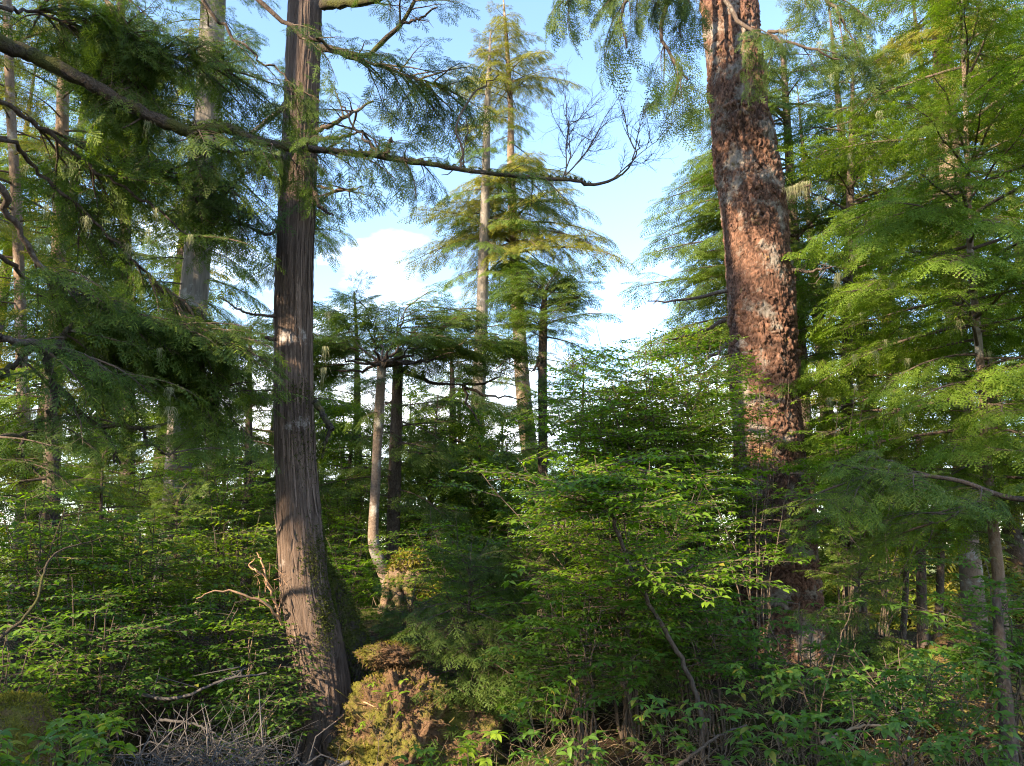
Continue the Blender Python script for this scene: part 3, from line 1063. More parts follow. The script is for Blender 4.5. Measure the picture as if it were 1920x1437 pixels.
# ================================================================== THE BIG SPRUCE
def build_spruce():
    Y = 11.0
    spec = [(1352, -160, 100), (1368, 0, 106), (1385, 200, 112), (1412, 400, 124), (1428, 600, 127), (1440, 800, 136), (1454, 1000, 151), (1465, 1150, 163), (1469, 1250, 186), (1471, 1310, 215)]
    path = trunk_path(spec, Y)
    root = thing('spruce_tree', path[0, :3], 'massive spruce trunk with flaky reddish scaly bark, right of centre', 'tree')
    root.location.z = ghs(path[0, 0], path[0, 1])
    n, k = 640, 230
    q = smooth_path(path, n)
    q[:, 3] *= 0.93
    V, Q = tube(rel(root, q[:, :3]), q[:, 3], k)
    c = np.repeat(rel(root, q[:, :3]), k, 0)
    d = V - c
    rr = np.linalg.norm(d, axis=1)
    dn = d / rr[:, None]
    wob = np.stack([fbm(V * 5, 2, s_) for s_ in (1, 2, 3)], 1) - 0.5
    f1, f2, cid = voronoi(V * np.array([8.2, 8.2, 6.6]) + wob * 4.2, 3)
    g1, g2, gid = voronoi(V * np.array([17, 17, 11.0]) + wob * 4.0, 13)
    patch = sstep(.42, .60, fbm(V * np.array([2.2, 2.2, 1.5]), 3, 57))
    lob = fbm(V * np.array([1.6, 1.6, 0.7]), 3, 7) - 0.5
    th = np.arctan2(dn[:, 1], dn[:, 0])
    flare = sstep(1.4, 0.0, V[:, 2])
    disp = 0.10 * lob + (.25 + .9 * patch) * 0.036 * sstep(0.0, 0.13, f2 - f1) * (0.3 + cid) + 0.018 * sstep(0, 0.2, g2 - g1) * (0.4 + gid) + 0.014 * fbm(V * 30, 2, 4) + np.sin(th * 6 + 2) * 0.05 * flare - 0.03
    V2 = c + dn * (rr + disp)[:, None]
    crack = sstep(0.0, 0.12, f2 - f1) * (.35 + .65 * sstep(0, .14, g2 - g1))
    var = np.clip(crack * (0.22 + 0.45 * cid + 0.28 * gid) + .25 * (fbm(V * 25, 2, 91) - .5), 0, 1)
    mb = MB()
    mb.add(V2, Q=Q, var=var)
    obj('trunk', mb.mesh('trunk', M['spruce'], True), root)
    rng = np.random.default_rng(8)
    fm = MB()
    for _ in range(1500):
        j = rng.integers(n * k)
        if dn[j, 1] > 0.35:
            continue
        nr = dn[j]
        upv = unit(np.array([0, 0, 1.0]) + rng.normal(0, .25, 3))
        sd = unit(np.cross(upv, nr))
        w, h = rng.uniform(0.012, 0.035), rng.uniform(0.015, 0.05)
        lift = rng.uniform(0.004, 0.022)
        p = V2[j]
        tp = p + upv * h + nr * 0.002
        bm_ = p - upv * h + nr * lift
        jj = rng.uniform(.35, 1.1, 6)
        VV = np.stack([tp - sd * w * .7 * jj[0], tp + sd * w * .6 * jj[1], p + sd * w * jj[2] + nr * lift * .3, bm_ + sd * w * .6 * jj[3], bm_ - sd * w * .8 * jj[4], p - sd * w * jj[5] + nr * lift * .2])
        fm.add(VV, Q=[[0, 1, 2, 5], [5, 2, 3, 4]], var=rng.uniform(0.1, 0.95))
    tag(obj('bark_scales', fm.mesh('bark_scales', M['spruce']), root), kind='stuff')
    # dead stubs with lichen beards
    for px, py, ex, ey in ((1478, 365, 1520, 340), (1440, 60, 1500, 48), (1390, 735, 1320, 738), (1480, 505, 1560, 500), (1362, 645, 1280, 690), (1362, 545, 1215, 565), (1360, 600, 1240, 640), (1545, 1140, 1700, 1230), (1545, 1190, 1640, 1200)):
        a, b = P(px, py, 10.75), P(ex, ey, 10.4)
        m2 = MB()
        mid = (a + b) / 2 + np.array([0, 0, -.06])
        qq = smooth_path(np.stack([a, mid, b]), 10, .012, rng)
        v3, q3 = tube(rel(root, qq), np.linspace(.034, .008, 10), 7)
        m2.add(v3, Q=q3)
        for _ in range(5):
            o3 = rel(root, qq[rng.integers(3, 10)])
            pts = np.stack([o3, o3 + rng.normal(0, .1, 3), o3 + rng.normal(0, .2, 3)])
            v3, q3 = tube(pts, np.array([.008, .005, .002]), 4)
            m2.add(v3, Q=q3)
        obj('dead_limb', m2.mesh('dead_limb', M['dark_bark'], True), root)
    for i in range(14):
        lichen(root, P(1478 + i * 3.0, 352 - i * 1.0, 10.5), random.uniform(.9, 1.7))
    for i in range(6):
        lichen(root, P(1462 + i * 6, 55, 10.5), random.uniform(.7, 1.2))
    for i in range(5):
        lichen(root, P(1395 + i * 9, 738, 10.35), random.uniform(.6, 1.1))
    # live limbs: dark drooping boughs crossing the top, and hanging ones to the left of the trunk
    limbs = [[(1350, -20, 10.2, 10), (1385, 40, 9.8, 8), (1430, 65, 9.5, 6), (1500, 85, 9.3, 5), (1575, 112, 9.2, 3)],
             [(1340, -160, 10.5, 16), (1260, -90, 9.6, 12), (1200, -30, 9.2, 9), (1165, 20, 9.0, 6), (1175, 90, 9.0, 4)],
             [(1340, -170, 10.5, 16), (1290, -80, 9.8, 12), (1240, 40, 9.4, 8), (1255, 100, 9.3, 6), (1290, 150, 9.2, 4)],
             [(1330, -190, 10.5, 16), (1180, -120, 9.5, 12), (1100, -50, 9.2, 8), (1060, 10, 9.1, 5)],
             [(1345, -140, 10.5, 12), (1310, -60, 10.2, 9), (1285, 10, 10.0, 6), (1275, 60, 9.9, 4)],
             [(1430, -150, 10.5, 14), (1500, -60, 9.8, 10), (1560, 10, 9.5, 7), (1590, 60, 9.4, 4)]]
    for li_, lb in enumerate(limbs):
        qq = smooth_path(np.array([[*P(a, b, y), w * mpp(b, y) / 2] for a, b, y, w in lb]), 22, 0.01, rng)
        m2 = MB()
        v3, q3 = tube(rel(root, qq[:, :3]), np.maximum(qq[:, 3], .003), 7)
        m2.add(v3, Q=q3)
        obj('limb', m2.mesh('limb', M['dark_bark'], True), root)
        for _ in range((8, 14, 9, 16, 5, 8)[li_]):
            j = rng.integers(6, 22)
            dd = unit(unit(qq[min(j + 1, 21), :3] - qq[j - 1, :3]) + rng.normal(0, .6, 3) * np.array([1, 1, .4]) + np.array([0, 0, -.25]))
            bough(root, qq[j, :3], dd, rng.uniform(.45, .95), 1, 'hemlock_dark', R(rng.uniform(-20, 20)), 1, shaft=False)


build_spruce()


# ================================================================== OLD HEMLOCK OFF LEFT, WITH LIMBS REACHING IN
def bare_fan(mb, root, o, d, L, lev, rng, r):
    m = 6
    pts = [np.asarray(o, float)]
    dd = unit(d)
    for i in range(m):
        dd = unit(dd + rng.normal(0, .16, 3) + np.array([0.02, 0, .06]))
        pts.append(pts[-1] + dd * L / m)
    pts = np.array(pts)
    v, q = tube(rel(root, pts), np.linspace(r, r * .35, m + 1), 4 if r > .003 else 3)
    mb.add(v, Q=q)
    if lev > 0:
        for i in range(1, m + 1):
            for _ in range(2 if lev > 1 else 1):
                if rng.random() < .62:
                    nd = unit(unit(pts[i] - pts[i - 1]) + rng.normal(0, .55, 3))
                    bare_fan(mb, root, pts[i], nd, L * rng.uniform(.38, .62), lev - 1, rng, r * .55)


def build_left_hemlock():
    rng = np.random.default_rng(21)
    base = np.array([-4.9, 4.2])
    zg = ghs(*base)
    path = np.array([[base[0], base[1], zg - .1, .34], [base[0] + .05, base[1], zg + 1, .27], [base[0], base[1] + .05, zg + 4, .23], [base[0] + .1, base[1], zg + 8, .17], [base[0] + .1, base[1], zg + 12, .08]])
    root = thing('hemlock_tree', (base[0], base[1], zg), 'old dark hemlock whose long mossy limb and needle boughs reach in from the left edge', 'tree')
    simple_trunk(root, path, 'mossy_bark', 18)

    def limb(spec, mat='dark_bark', nm='limb', sides=9, jit=.012, n=44, thin=1.0):
        rws = [[*P(a, b, y), w * mpp(b, y) / 2] for a, b, y, w in spec]
        if spec[0][0] < -300:       # grows out of the trunk
            rws[0] = [base[0] + .12, base[1], rws[0][2] - .1, rws[0][3]]
        qq = smooth_path(np.array(rws), n, jit, rng)
        qq[:, 3] *= thin
        qq[:, 3] = np.maximum(qq[:, 3], .0025)
        v, q = tube(rel(root, qq[:, :3]), qq[:, 3], sides)
        cc = np.repeat(rel(root, qq[:, :3]), sides, 0)
        v = cc + (v - cc) * (0.75 + 0.5 * fbm(v * 14, 3, 2))[:, None]
        mb = MB()
        mb.add(v, Q=q)
        return qq, mb

    # the long mossy limb
    L1 = [(-420, -170, 3.3, 44), (-120, 10, 4.2, 38), (0, 80, 4.5, 31), (60, 103, 4.6, 28), (150, 148, 4.7, 25), (220, 186, 4.8, 24), (310, 230, 4.9, 23), (362, 247, 4.95, 22), (420, 240, 5.0, 20), (470, 260, 5.0, 17),
          (540, 276, 5.05, 15), (640, 284, 5.1, 12), (760, 301, 5.2, 11), (860, 318, 5.25, 9), (960, 330, 5.3, 8), (1060, 337, 5.35, 7), (1115, 346, 5.4, 6), (1165, 328, 5.4, 4), (1190, 295, 5.4, 3), (1200, 262, 5.4, 2)]
    q1, mb = limb(L1, 'mossy_bark', n=120, jit=.005, sides=12)
    obj('limb', mb.mesh('limb', M['mossy_bark'], True), root)['label'] = 'long mossy limb sweeping across the upper left of the picture'
    tm = MB()
    idx = rng.integers(18, 100, 2400)
    pts = rel(root, q1[idx, :3]) + np.array([0, 0, 1]) * q1[idx, 3][:, None] * .85 + rng.normal(0, .4, (2400, 3)) * q1[idx, 3][:, None]
    tufts(tm, pts, np.tile([0, 0, .8], (2400, 1)), rng, .014, .004, 2)
    tag(obj('moss', tm.mesh('moss', M['moss_dark']), root), kind='stuff')
    for k in range(16):
        j = int(rng.integers(20, 96))
        o_ = rel(root, q1[j, :3])
        dd = unit(rng.normal(0, 1, 3))
        ll = rng.uniform(.04, .13) + q1[j, 3]
        sv, sq = tube(poly_path(np.stack([o_, o_ + dd * ll * .6, o_ + dd * ll + rng.normal(0, .015, 3)]), 6, .003, rng), np.linspace(.007, .003, 6) * rng.uniform(.6, 1.5), 5)
        m2 = MB()
        m2.add(sv, Q=sq)
        obj('stub', m2.mesh('stub', M['dark_bark'], True), root)
    # bare upturned twig fans near its tip
    fb = MB()
    for px, py, y, dx, L in ((1055, 335, 5.35, (.45, 0, .8), .62), (1060, 330, 5.35, (.75, 0, .75), .55), (1150, 335, 5.4, (.5, 0, .8), .42), (1185, 300, 5.4, (.2, .1, 1), .40), (1060, 330, 5.35, (.2, .1, 1), .45), (1190, 280, 5.4, (-.3, 0, 1), .35), (870, 318, 5.25, (-.15, 0, 1), .30)):
        bare_fan(fb, root, P(px, py, y), dx, L, 3 if L > .4 else 2, rng, .006)
    obj('bare_twigs', fb.mesh('bare_twigs', M['twig'], True), root)['kind'] = 'stuff'
    # needle boughs along the limb: some above, more hanging below between the cedar and the gap
    for j in range(42, 92, 1):
        for _ in range(2):
            if rng.random() < .5:
                s = rng.choice([-1, 1])
                dd = unit(np.array([rng.uniform(.0, 1), s * rng.uniform(.1, .9), rng.uniform(-.7, .25)]))
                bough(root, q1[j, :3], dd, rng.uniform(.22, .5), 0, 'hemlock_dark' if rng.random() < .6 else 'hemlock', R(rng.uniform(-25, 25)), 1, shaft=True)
    # twigs standing on the limb
    for spec in ([(862, 318, 5.25, 6), (868, 290, 5.2, 5), (855, 235, 5.2, 4), (880, 190, 5.2, 4), (905, 160, 5.2, 3), (935, 140, 5.2, 2)],
                 [(710, 290, 5.15, 6), (690, 265, 5.1, 5), (660, 230, 5.1, 4), (640, 200, 5.1, 3)],
                 [(725, 290, 5.15, 6), (728, 270, 5.1, 6), (732, 258, 5.1, 5)]):
        qq, mb = limb(spec, n=16)
        obj('limb', mb.mesh('limb', M['twig'], True), root)
    specs = [
        # top band towards the right
        ([(-500, -420, 3.4, 40), (-100, -190, 4.3, 30), (200, -110, 4.9, 24), (420, -40, 5.2, 18), (560, 60, 5.3, 14), (660, 110, 5.4, 10), (760, 140, 5.5, 7), (830, 165, 5.5, 4)], 62, (.3, .6)),
        ([(-500, -330, 3.3, 34), (0, -110, 4.4, 22), (180, -40, 4.8, 14), (215, 50, 4.9, 10), (240, 120, 5.0, 6), (255, 175, 5.0, 4)], 58, (.3, .6)),
        ([(-500, -380, 3.2, 34), (100, -150, 4.6, 24), (330, -60, 5.0, 14), (400, 30, 5.2, 11), (460, 90, 5.3, 8), (520, 135, 5.4, 6), (600, 190, 5.4, 4)], 24, (.25, .5)),
        ([(-450, -200, 3.2, 34), (-80, 20, 4.3, 16), (60, 20, 4.7, 11), (150, 60, 4.9, 8), (300, 100, 5.1, 5), (420, 130, 5.2, 3)], 70, (.3, .6)),
        # mid mass
        ([(-450, 60, 3.3, 34), (-100, 170, 4.4, 18), (60, 230, 4.9, 13), (170, 310, 5.2, 10), (270, 380, 5.4, 8), (370, 450, 5.5, 4)], 78, (.35, .7)),
        ([(-450, 220, 3.3, 34), (-60, 330, 4.4, 24), (20, 410, 4.7, 20), (70, 490, 4.9, 17), (150, 560, 5.1, 14), (230, 592, 5.3, 10), (330, 612, 5.5, 7), (400, 640, 5.6, 4)], 78, (.35, .7)),
        ([(-450, 180, 3.4, 30), (-50, 250, 4.6, 16), (80, 330, 5.2, 12), (200, 440, 5.5, 9), (300, 540, 5.7, 7), (380, 590, 5.8, 4)], 66, (.35, .7)),
        ([(-450, 120, 3.4, 30), (-60, 190, 4.6, 14), (90, 250, 5.4, 10), (230, 300, 5.8, 8), (330, 340, 6.0, 5), (430, 380, 6.1, 3)], 44, (.35, .7)),
        ([(-450, 420, 3.4, 30), (-60, 470, 4.6, 16), (60, 540, 5.3, 11), (170, 640, 5.7, 8), (290, 690, 5.9, 6), (390, 740, 6.0, 3)], 50, (.35, .7)),
        # lower dead-looking fork
        ([(-400, 520, 3.3, 34), (-80, 612, 4.2, 27), (0, 630, 4.4, 24), (80, 652, 4.6, 20), (130, 660, 4.7, 14), (185, 685, 4.8, 8), (225, 705, 4.9, 4)], 12, (.3, .6)),
    ]
    for spec, nb, lr in specs:
        qq, mb = limb(spec, thin=.6)
        obj('limb', mb.mesh('limb', M['dark_bark'], True), root)
        st = int(.42 * len(qq))
        for _ in range(nb):
            j = rng.integers(st, len(qq))
            tg = unit(qq[min(j + 1, len(qq) - 1), :3] - qq[j - 1, :3])
            s = rng.choice([-1, 1])
            sd = np.cross([0, 0, 1], tg)
            dd = unit(tg * rng.uniform(.2, 1) + sd * s * rng.uniform(.2, 1) + np.array([0, 0, rng.uniform(-.35, .2)]))
            bough(root, qq[j, :3], dd, rng.uniform(*lr), 0, 'hemlock_dark' if rng.random() < .55 else 'hemlock', R(rng.uniform(-25, 25)), shaft=True)
    for spec in ([(80, 655, 4.6, 18), (92, 690, 4.6, 15), (105, 720, 4.65, 13), (140, 760, 4.75, 11), (178, 800, 4.85, 9), (230, 798, 4.95, 8), (270, 803, 5.0, 7), (320, 790, 5.1, 4)],
                 [(100, 715, 4.65, 12), (97, 770, 4.6, 10), (88, 785, 4.6, 9), (50, 812, 4.5, 8), (0, 822, 4.4, 8), (-60, 826, 4.3, 7)],
                 [(-60, 740, 4.3, 9), (0, 705, 4.4, 10), (30, 680, 4.5, 9), (62, 655, 4.55, 8)],
                 [(45, 815, 4.5, 7), (40, 850, 4.5, 6), (60, 880, 4.55, 5), (100, 905, 4.6, 3)],
                 [(105, 660, 4.65, 10), (120, 630, 4.7, 9), (135, 610, 4.75, 6)],
                 [(190, 800, 4.9, 7), (210, 830, 4.95, 5), (225, 870, 5, 3)], [(262, 805, 5, 6), (290, 840, 5.05, 4), (330, 860, 5.1, 2)]):
        qq, mb = limb(spec, n=22)
        obj('limb', mb.mesh('limb', M['mossy_bark'], True), root)
        for _ in range(4):
            j = rng.integers(8, 22)
            bough(root, qq[j, :3], unit(rng.normal(0, 1, 3) * np.array([1, .7, .3]) + np.array([.4, 0, 0])), rng.uniform(.2, .45), 0, 'hemlock_dark', 0)
    for _ in range(26):
        lichen(root, P(rng.uniform(20, 420), rng.uniform(150, 800), rng.uniform(4.8, 5.4)), rng.uniform(.5, 1.0))


build_left_hemlock()


# ================================================================== TREES IN THE MIDDLE
# two tall sunlit conifers
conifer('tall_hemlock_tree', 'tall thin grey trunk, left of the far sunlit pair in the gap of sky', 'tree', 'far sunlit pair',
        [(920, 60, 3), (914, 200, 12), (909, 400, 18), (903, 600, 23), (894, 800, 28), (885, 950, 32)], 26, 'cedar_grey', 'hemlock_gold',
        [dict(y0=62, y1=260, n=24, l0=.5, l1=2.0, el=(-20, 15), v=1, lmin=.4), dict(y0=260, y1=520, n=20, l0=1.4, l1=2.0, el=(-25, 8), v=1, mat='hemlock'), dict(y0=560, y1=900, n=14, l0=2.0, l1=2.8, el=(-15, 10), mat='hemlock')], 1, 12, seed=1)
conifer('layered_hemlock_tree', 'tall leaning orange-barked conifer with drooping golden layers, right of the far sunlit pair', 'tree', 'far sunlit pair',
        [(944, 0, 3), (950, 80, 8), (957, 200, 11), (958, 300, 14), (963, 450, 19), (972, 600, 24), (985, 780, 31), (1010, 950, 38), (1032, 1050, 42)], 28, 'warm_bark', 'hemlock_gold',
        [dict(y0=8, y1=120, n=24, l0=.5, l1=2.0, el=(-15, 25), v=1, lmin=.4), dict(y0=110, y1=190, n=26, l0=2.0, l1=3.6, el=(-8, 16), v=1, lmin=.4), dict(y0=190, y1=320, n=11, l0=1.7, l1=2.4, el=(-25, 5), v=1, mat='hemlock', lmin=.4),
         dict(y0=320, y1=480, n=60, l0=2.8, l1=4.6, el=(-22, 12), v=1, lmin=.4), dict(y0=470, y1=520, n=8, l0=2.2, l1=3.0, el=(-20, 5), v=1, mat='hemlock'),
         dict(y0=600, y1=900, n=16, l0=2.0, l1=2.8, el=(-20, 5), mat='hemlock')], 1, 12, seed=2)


def forked_limbs(root, o, ends, r, mat='dark_bark', Yk=None):
    rng = np.random.default_rng(len(ends))
    for e in ends:
        a, b = np.asarray(o), np.asarray(e)
        mid = a * .45 + b * .55 + np.array([0, 0, -.10])
        qq = smooth_path(np.stack([a, mid, b]), 12, .02, rng)
        mb = MB()
        v, q = tube(rel(root, qq), np.linspace(r, r * .25, 12), 7)
        mb.add(v, Q=q)
        obj('limb', mb.mesh('limb', M[mat], True), root)


# umbrella-crowned tree growing from the mossy burl
ru, qu = conifer('umbrella_hemlock_tree', 'slender pale trunk curving up from a mossy burl to a flat umbrella crown', 'tree', None,
                 [(716, 680, 18), (713, 740, 17), (708, 830, 18), (704, 920, 18), (700, 1000, 20), (703, 1030, 23), (716, 1065, 25), (731, 1100, 30), (740, 1150, 40)], 11.5, 'pale_bark', 'hemlock_dark',
                 [dict(y0=700, y1=790, n=4, l0=.5, l1=.7)], 1, 16, seed=3, lump=.14)
top = P(716, 684, 11.5)
ends = [P(x, y, Yv) for x, y, Yv in ((605, 648, 11.2), (640, 600, 11.8), (690, 592, 11.0), (762, 578, 11.3), (800, 586, 12.0), (845, 605, 11.4), (868, 650, 11.0), (600, 690, 11.9), (720, 605, 12.3), (835, 655, 12.2), (650, 650, 10.7), (775, 640, 10.8), (925, 640, 11.8))]
forked_limbs(ru, top, ends, .028, 'dark_bark')
random.seed(5)
for e in ends:
    for k in range(9):
        f = random.uniform(.5, 1.1)
        p = top + (e - top) * f + np.array([0, 0, .03])
        d = unit(unit((e - top) * np.array([1, 1, .15])) + np.array([random.uniform(-.8, .8), random.uniform(-.8, .8), random.uniform(-.15, .12)]))
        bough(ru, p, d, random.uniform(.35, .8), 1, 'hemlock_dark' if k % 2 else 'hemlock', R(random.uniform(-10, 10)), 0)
for i in range(18):
    lichen(ru, P(random.uniform(610, 860), random.uniform(640, 690), random.uniform(11, 11.8)), random.uniform(.8, 1.5))

# dark straight trunk behind it
rd, qd = conifer('dark_hemlock_tree', 'straight dark trunk right of the pale umbrella tree, one long limb to the right', 'tree', None,
                 [(748, 655, 14), (746, 700, 19), (743, 800, 22), (740, 900, 24), (737, 1000, 25), (735, 1060, 27)], 13, 'dark_bark', 'hemlock_dark',
                 [dict(y0=640, y1=720, n=9, l0=.6, l1=1.1, el=(-3, 25), v=0, mat='hemlock'), dict(y0=740, y1=960, n=20, l0=1.0, l1=1.5, el=(-15, 10), az=(-150, 150))], 1, 14, seed=4)
forked_limbs(rd, P(745, 690, 13), [P(870, 722, 12.6)], .05)
forked_limbs(rd, P(868, 722, 12.6), [P(955, 690, 12.4), P(905, 800, 12.4), P(985, 745, 12.3)], .028)
for px, py, L in ((800, 650, .9), (850, 655, 1.0), (900, 640, 1.0), (930, 670, .8), (955, 690, .7), (900, 690, .6), (850, 640, 1), (880, 625, .8), (930, 620, .6)):
    for k in range(2):
        bough(rd, P(px, py + random.uniform(-25, 35), random.uniform(12.2, 13.2)), azel(random.uniform(0, 360), random.uniform(-10, 20)), L * .75, 1, 'hemlock', R(random.uniform(-15, 15)))

# flat-topped tree right of centre
rt, qt = conifer('flat_topped_hemlock_tree', 'thin dark trunk with a dense rounded flat-topped crown right below the tall sunlit pair', 'tree', None,
                 [(1022, 545, 8), (1019, 600, 15), (1017, 700, 17), (1018, 800, 18), (1018, 900, 19), (1018, 1000, 20)], 13, 'dark_bark', 'hemlock_dark',
                 [dict(y0=505, y1=560, n=22, l0=.45, l1=.9, el=(0, 40), mat='hemlock'), dict(y0=560, y1=640, n=20, l0=.8, l1=1.1, el=(-5, 20), v=0, mat='hemlock'), dict(y0=650, y1=850, n=12, l0=.6, l1=.9, el=(-15, 10))], 1, 14, seed=6)
forked_limbs(rt, P(1018, 660, 13), [P(990, 700, 12.8), P(1008, 690, 12.7)], .03)
forked_limbs(rt, P(1020, 790, 13), [P(1045, 815, 12.8), P(1075, 790, 12.7)], .03)


# mossy burl at the foot of the umbrella tree
def blob(mb, cen, rad, amp, freq, seed, nu=56, nv=36, var=.5, rough=0):
    u = np.linspace(0, 2 * math.pi, nu, endpoint=False)
    v = np.linspace(0.02, math.pi - 0.02, nv)
    U, Vv = np.meshgrid(u, v)
    d = np.stack([np.sin(Vv) * np.cos(U), np.sin(Vv) * np.sin(U), np.cos(Vv)], -1).reshape(-1, 3)
    r = 1 + amp * 2 * (fbm(d * freq + seed * 7.3, 4, seed) - .5) - .22 * np.abs(fbm(d * np.array([6, 6, 3]) + seed, 3, seed + 50) - .5) + .08 * (fbm(d * 16, 2, seed + 9) - .5)
    if rough:
        g_ = np.abs(fbm(d * np.array([15, 15, 4.5]) + fbm(d * 3, 2, 3)[:, None] * 2, 3, seed + 70) - .5) * 2
        h_ = voronoi(d * 7 + seed, seed + 5)
        r = r + rough * (1.1 * g_ - .35 + .8 * sstep(.05, .3, h_[1] - h_[0]) * (h_[2] - .4) + .5 * (fbm(d * 34, 2, seed + 80) - .5))
    V = cen + d * r[:, None] * np.asarray(rad)
    i = np.arange(nv - 1)[:, None] * nu
    j = np.arange(nu)[None]
    j2 = (j + 1) % nu
    Q = np.stack([i + j, i + nu + j, i + nu + j2, i + j2], -1).reshape(-1, 4)
    mb.add(V, Q=Q, var=var)
    return V, d


def build_burl():
    c = P(765, 1085, 11.3)
    rng = np.random.default_rng(31)
    root = ru
    mb = MB()
    V, d = blob(mb, rel(root, [c])[0] + np.array([0, 0, -.05]), (.33, .30, .40), .35, 2.4, 4, 120, 90, rough=.18)
    obj('burl', mb.mesh('burl', M['burl'], True), root)
    tm = MB()
    selp = np.where((d[:, 2] > .45) | ((d[:, 0] > .3) & (d[:, 2] < 0)))[0]
    ix = rng.choice(selp, 2600)
    tufts(tm, V[ix], d[ix], rng, .05, .012, 2)
    tag(obj('moss', tm.mesh('moss', M['moss']), root), kind='stuff')
    for ang in (-150, -110, -80, -45, -10, 200):
        a = R(ang)
        o = rel(root, [c])[0]
        p0 = o + np.array([math.cos(a) * .16, math.sin(a) * .16, .18])
        p1 = o + np.array([math.cos(a) * .30, math.sin(a) * .28, -.12])
        p2 = o + np.array([math.cos(a + .2) * .42, math.sin(a + .2) * .38, -.48])
        qq = smooth_path(np.stack([p0, p1, p2]), 16, .012, rng)
        v, q = tube(qq, np.linspace(.07, .05, 16), 9)
        v = v + (fbm(v * 18, 2, 5) - .5)[:, None] * .05
        m2 = MB()
        m2.add(v, Q=q)
        obj('root', m2.mesh('root', M['burl'], True), root)
    # mossy shoulder lower right
    c2 = rel(root, [P(800, 1118, 11.2)])[0]
    mb = MB()
    V, d = blob(mb, c2, (.30, .22, .16), .3, 2.2, 9)
    obj('mossy_root', mb.mesh('mossy_root', M['burl'], True), root)
    tm = MB()
    ix = rng.choice(np.where(d[:, 2] > -.2)[0], 3000)
    tufts(tm, V[ix], d[ix], rng, .05, .012, 2)
    tag(obj('moss', tm.mesh('moss', M['moss']), root), kind='stuff')


build_burl()


# ================================================================== TREES BEHIND ON THE LEFT
conifer('grey_cedar_tree', 'pale grey trunk behind the hemlock boughs, just left of the big cedar', 'tree', None,
        [(402, -40, 44), (392, 150, 46), (380, 350, 48), (368, 500, 50), (355, 640, 54), (345, 800, 58), (338, 950, 64)], 17, 'cedar_grey', 'hemlock',
        [dict(y0=-100, y1=300, n=26, l0=1.8, l1=2.4, el=(-20, 10)), dict(y0=300, y1=560, n=16, l0=1.6, l1=2.2, el=(-20, 8), v=1), dict(y0=640, y1=900, n=12, l0=1.6, l1=2.2)], 1, 20, seed=11)
conifer('broken_snag', 'short broken grey-green snag standing in the bright gap left of the cedar', 'dead tree', None,
        [(413, 636, 9), (409, 660, 15), (405, 720, 18), (401, 780, 20), (398, 860, 22)], 18, 'cedar_grey', 'hemlock', [], 1, 12, seed=12, lump=.25)
conifer('back_hemlock_tree', 'reddish trunk glimpsed through boughs near the upper left edge', 'tree', None,
        [(122, -100, 18), (118, 180, 21), (112, 400, 24), (104, 650, 26), (96, 900, 30)], 15, 'warm_bark', 'hemlock',
        [dict(y0=-150, y1=450, n=40, l0=1.6, l1=2.4, el=(-20, 10)), dict(y0=450, y1=900, n=20, l0=1.6, l1=2.2, mat='hemlock_light')], 1, 14, seed=13)
conifer('back_hemlock_tree', 'slim brown trunk at the far left edge behind the dark boughs', 'tree', None,
        [(10, -100, 14), (20, 200, 16), (32, 400, 18), (40, 650, 20), (45, 900, 24)], 13, 'warm_bark', 'hemlock_gold',
        [dict(y0=-100, y1=500, n=36, l0=1.4, l1=2.2, el=(-20, 10)), dict(y0=500, y1=900, n=24, l0=1.5, l1=2.2, el=(-15, 10))], 1, 14, seed=14)
conifer('small_hemlock_tree', 'small dark trunk low on the left, below the forked mossy limb', 'tree', None,
        [(90, 690, 16), (95, 760, 20), (97, 850, 22), (99, 960, 24)], 9, 'dark_bark', 'hemlock_light',
        [dict(y0=690, y1=1000, n=18, l0=.8, l1=1.3)], 1, 14, seed=15, shaft=True)
conifer('back_hemlock_tree', 'thin background hemlock between the far left trunks and the pale grey trunk', 'tree', None,
        [(225, -60, 14), (232, 300, 18), (238, 600, 22), (240, 900, 26)], 20, 'dark_bark', 'hemlock',
        [dict(y0=-120, y1=400, n=40, l0=1.6, l1=2.6, el=(-20, 10)), dict(y0=400, y1=950, n=26, l0=2.0, l1=2.6)], 1, 12, seed=16)
conifer('back_hemlock_tree', 'green drooping hemlock right behind the left cedar trunk, its boughs showing on both sides', 'tree', None,
        [(545, 120, 8), (560, 300, 16), (566, 500, 20), (570, 700, 24), (574, 950, 28)], 16, 'dark_bark', 'hemlock',
        [dict(y0=130, y1=330, n=14, l0=.7, l1=1.3, el=(-22, 5), v=1), dict(y0=330, y1=480, n=16, l0=1.0, l1=1.5, el=(-25, 0), v=1), dict(y0=560, y1=980, n=34, l0=1.3, l1=2.1, el=(-15, 10))], 1, 12, seed=17)
conifer('young_hemlock_tree', 'young hemlock with blue-green layers left of the cedar at mid height', 'tree', None,
        [(470, 610, 4), (468, 700, 9), (466, 850, 14), (465, 1000, 18)], 14, 'dark_bark', 'hemlock',
        [dict(y0=615, y1=760, n=20, l0=.5, l1=1.2), dict(y0=760, y1=1000, n=26, l0=1.2, l1=1.5)], 1, 10, seed=18)
conifer('young_hemlock_tree', 'young hemlock with a pointed blue-green tip showing above the umbrella crown', 'tree', None,
        [(664, 548, 3), (668, 620, 7), (670, 750, 12), (672, 950, 17)], 18, 'dark_bark', 'hemlock',
        [dict(y0=550, y1=640, n=18, l0=.25, l1=.9, el=(5, 35)), dict(y0=640, y1=950, n=36, l0=.9, l1=2.0)], 1, 10, seed=19)
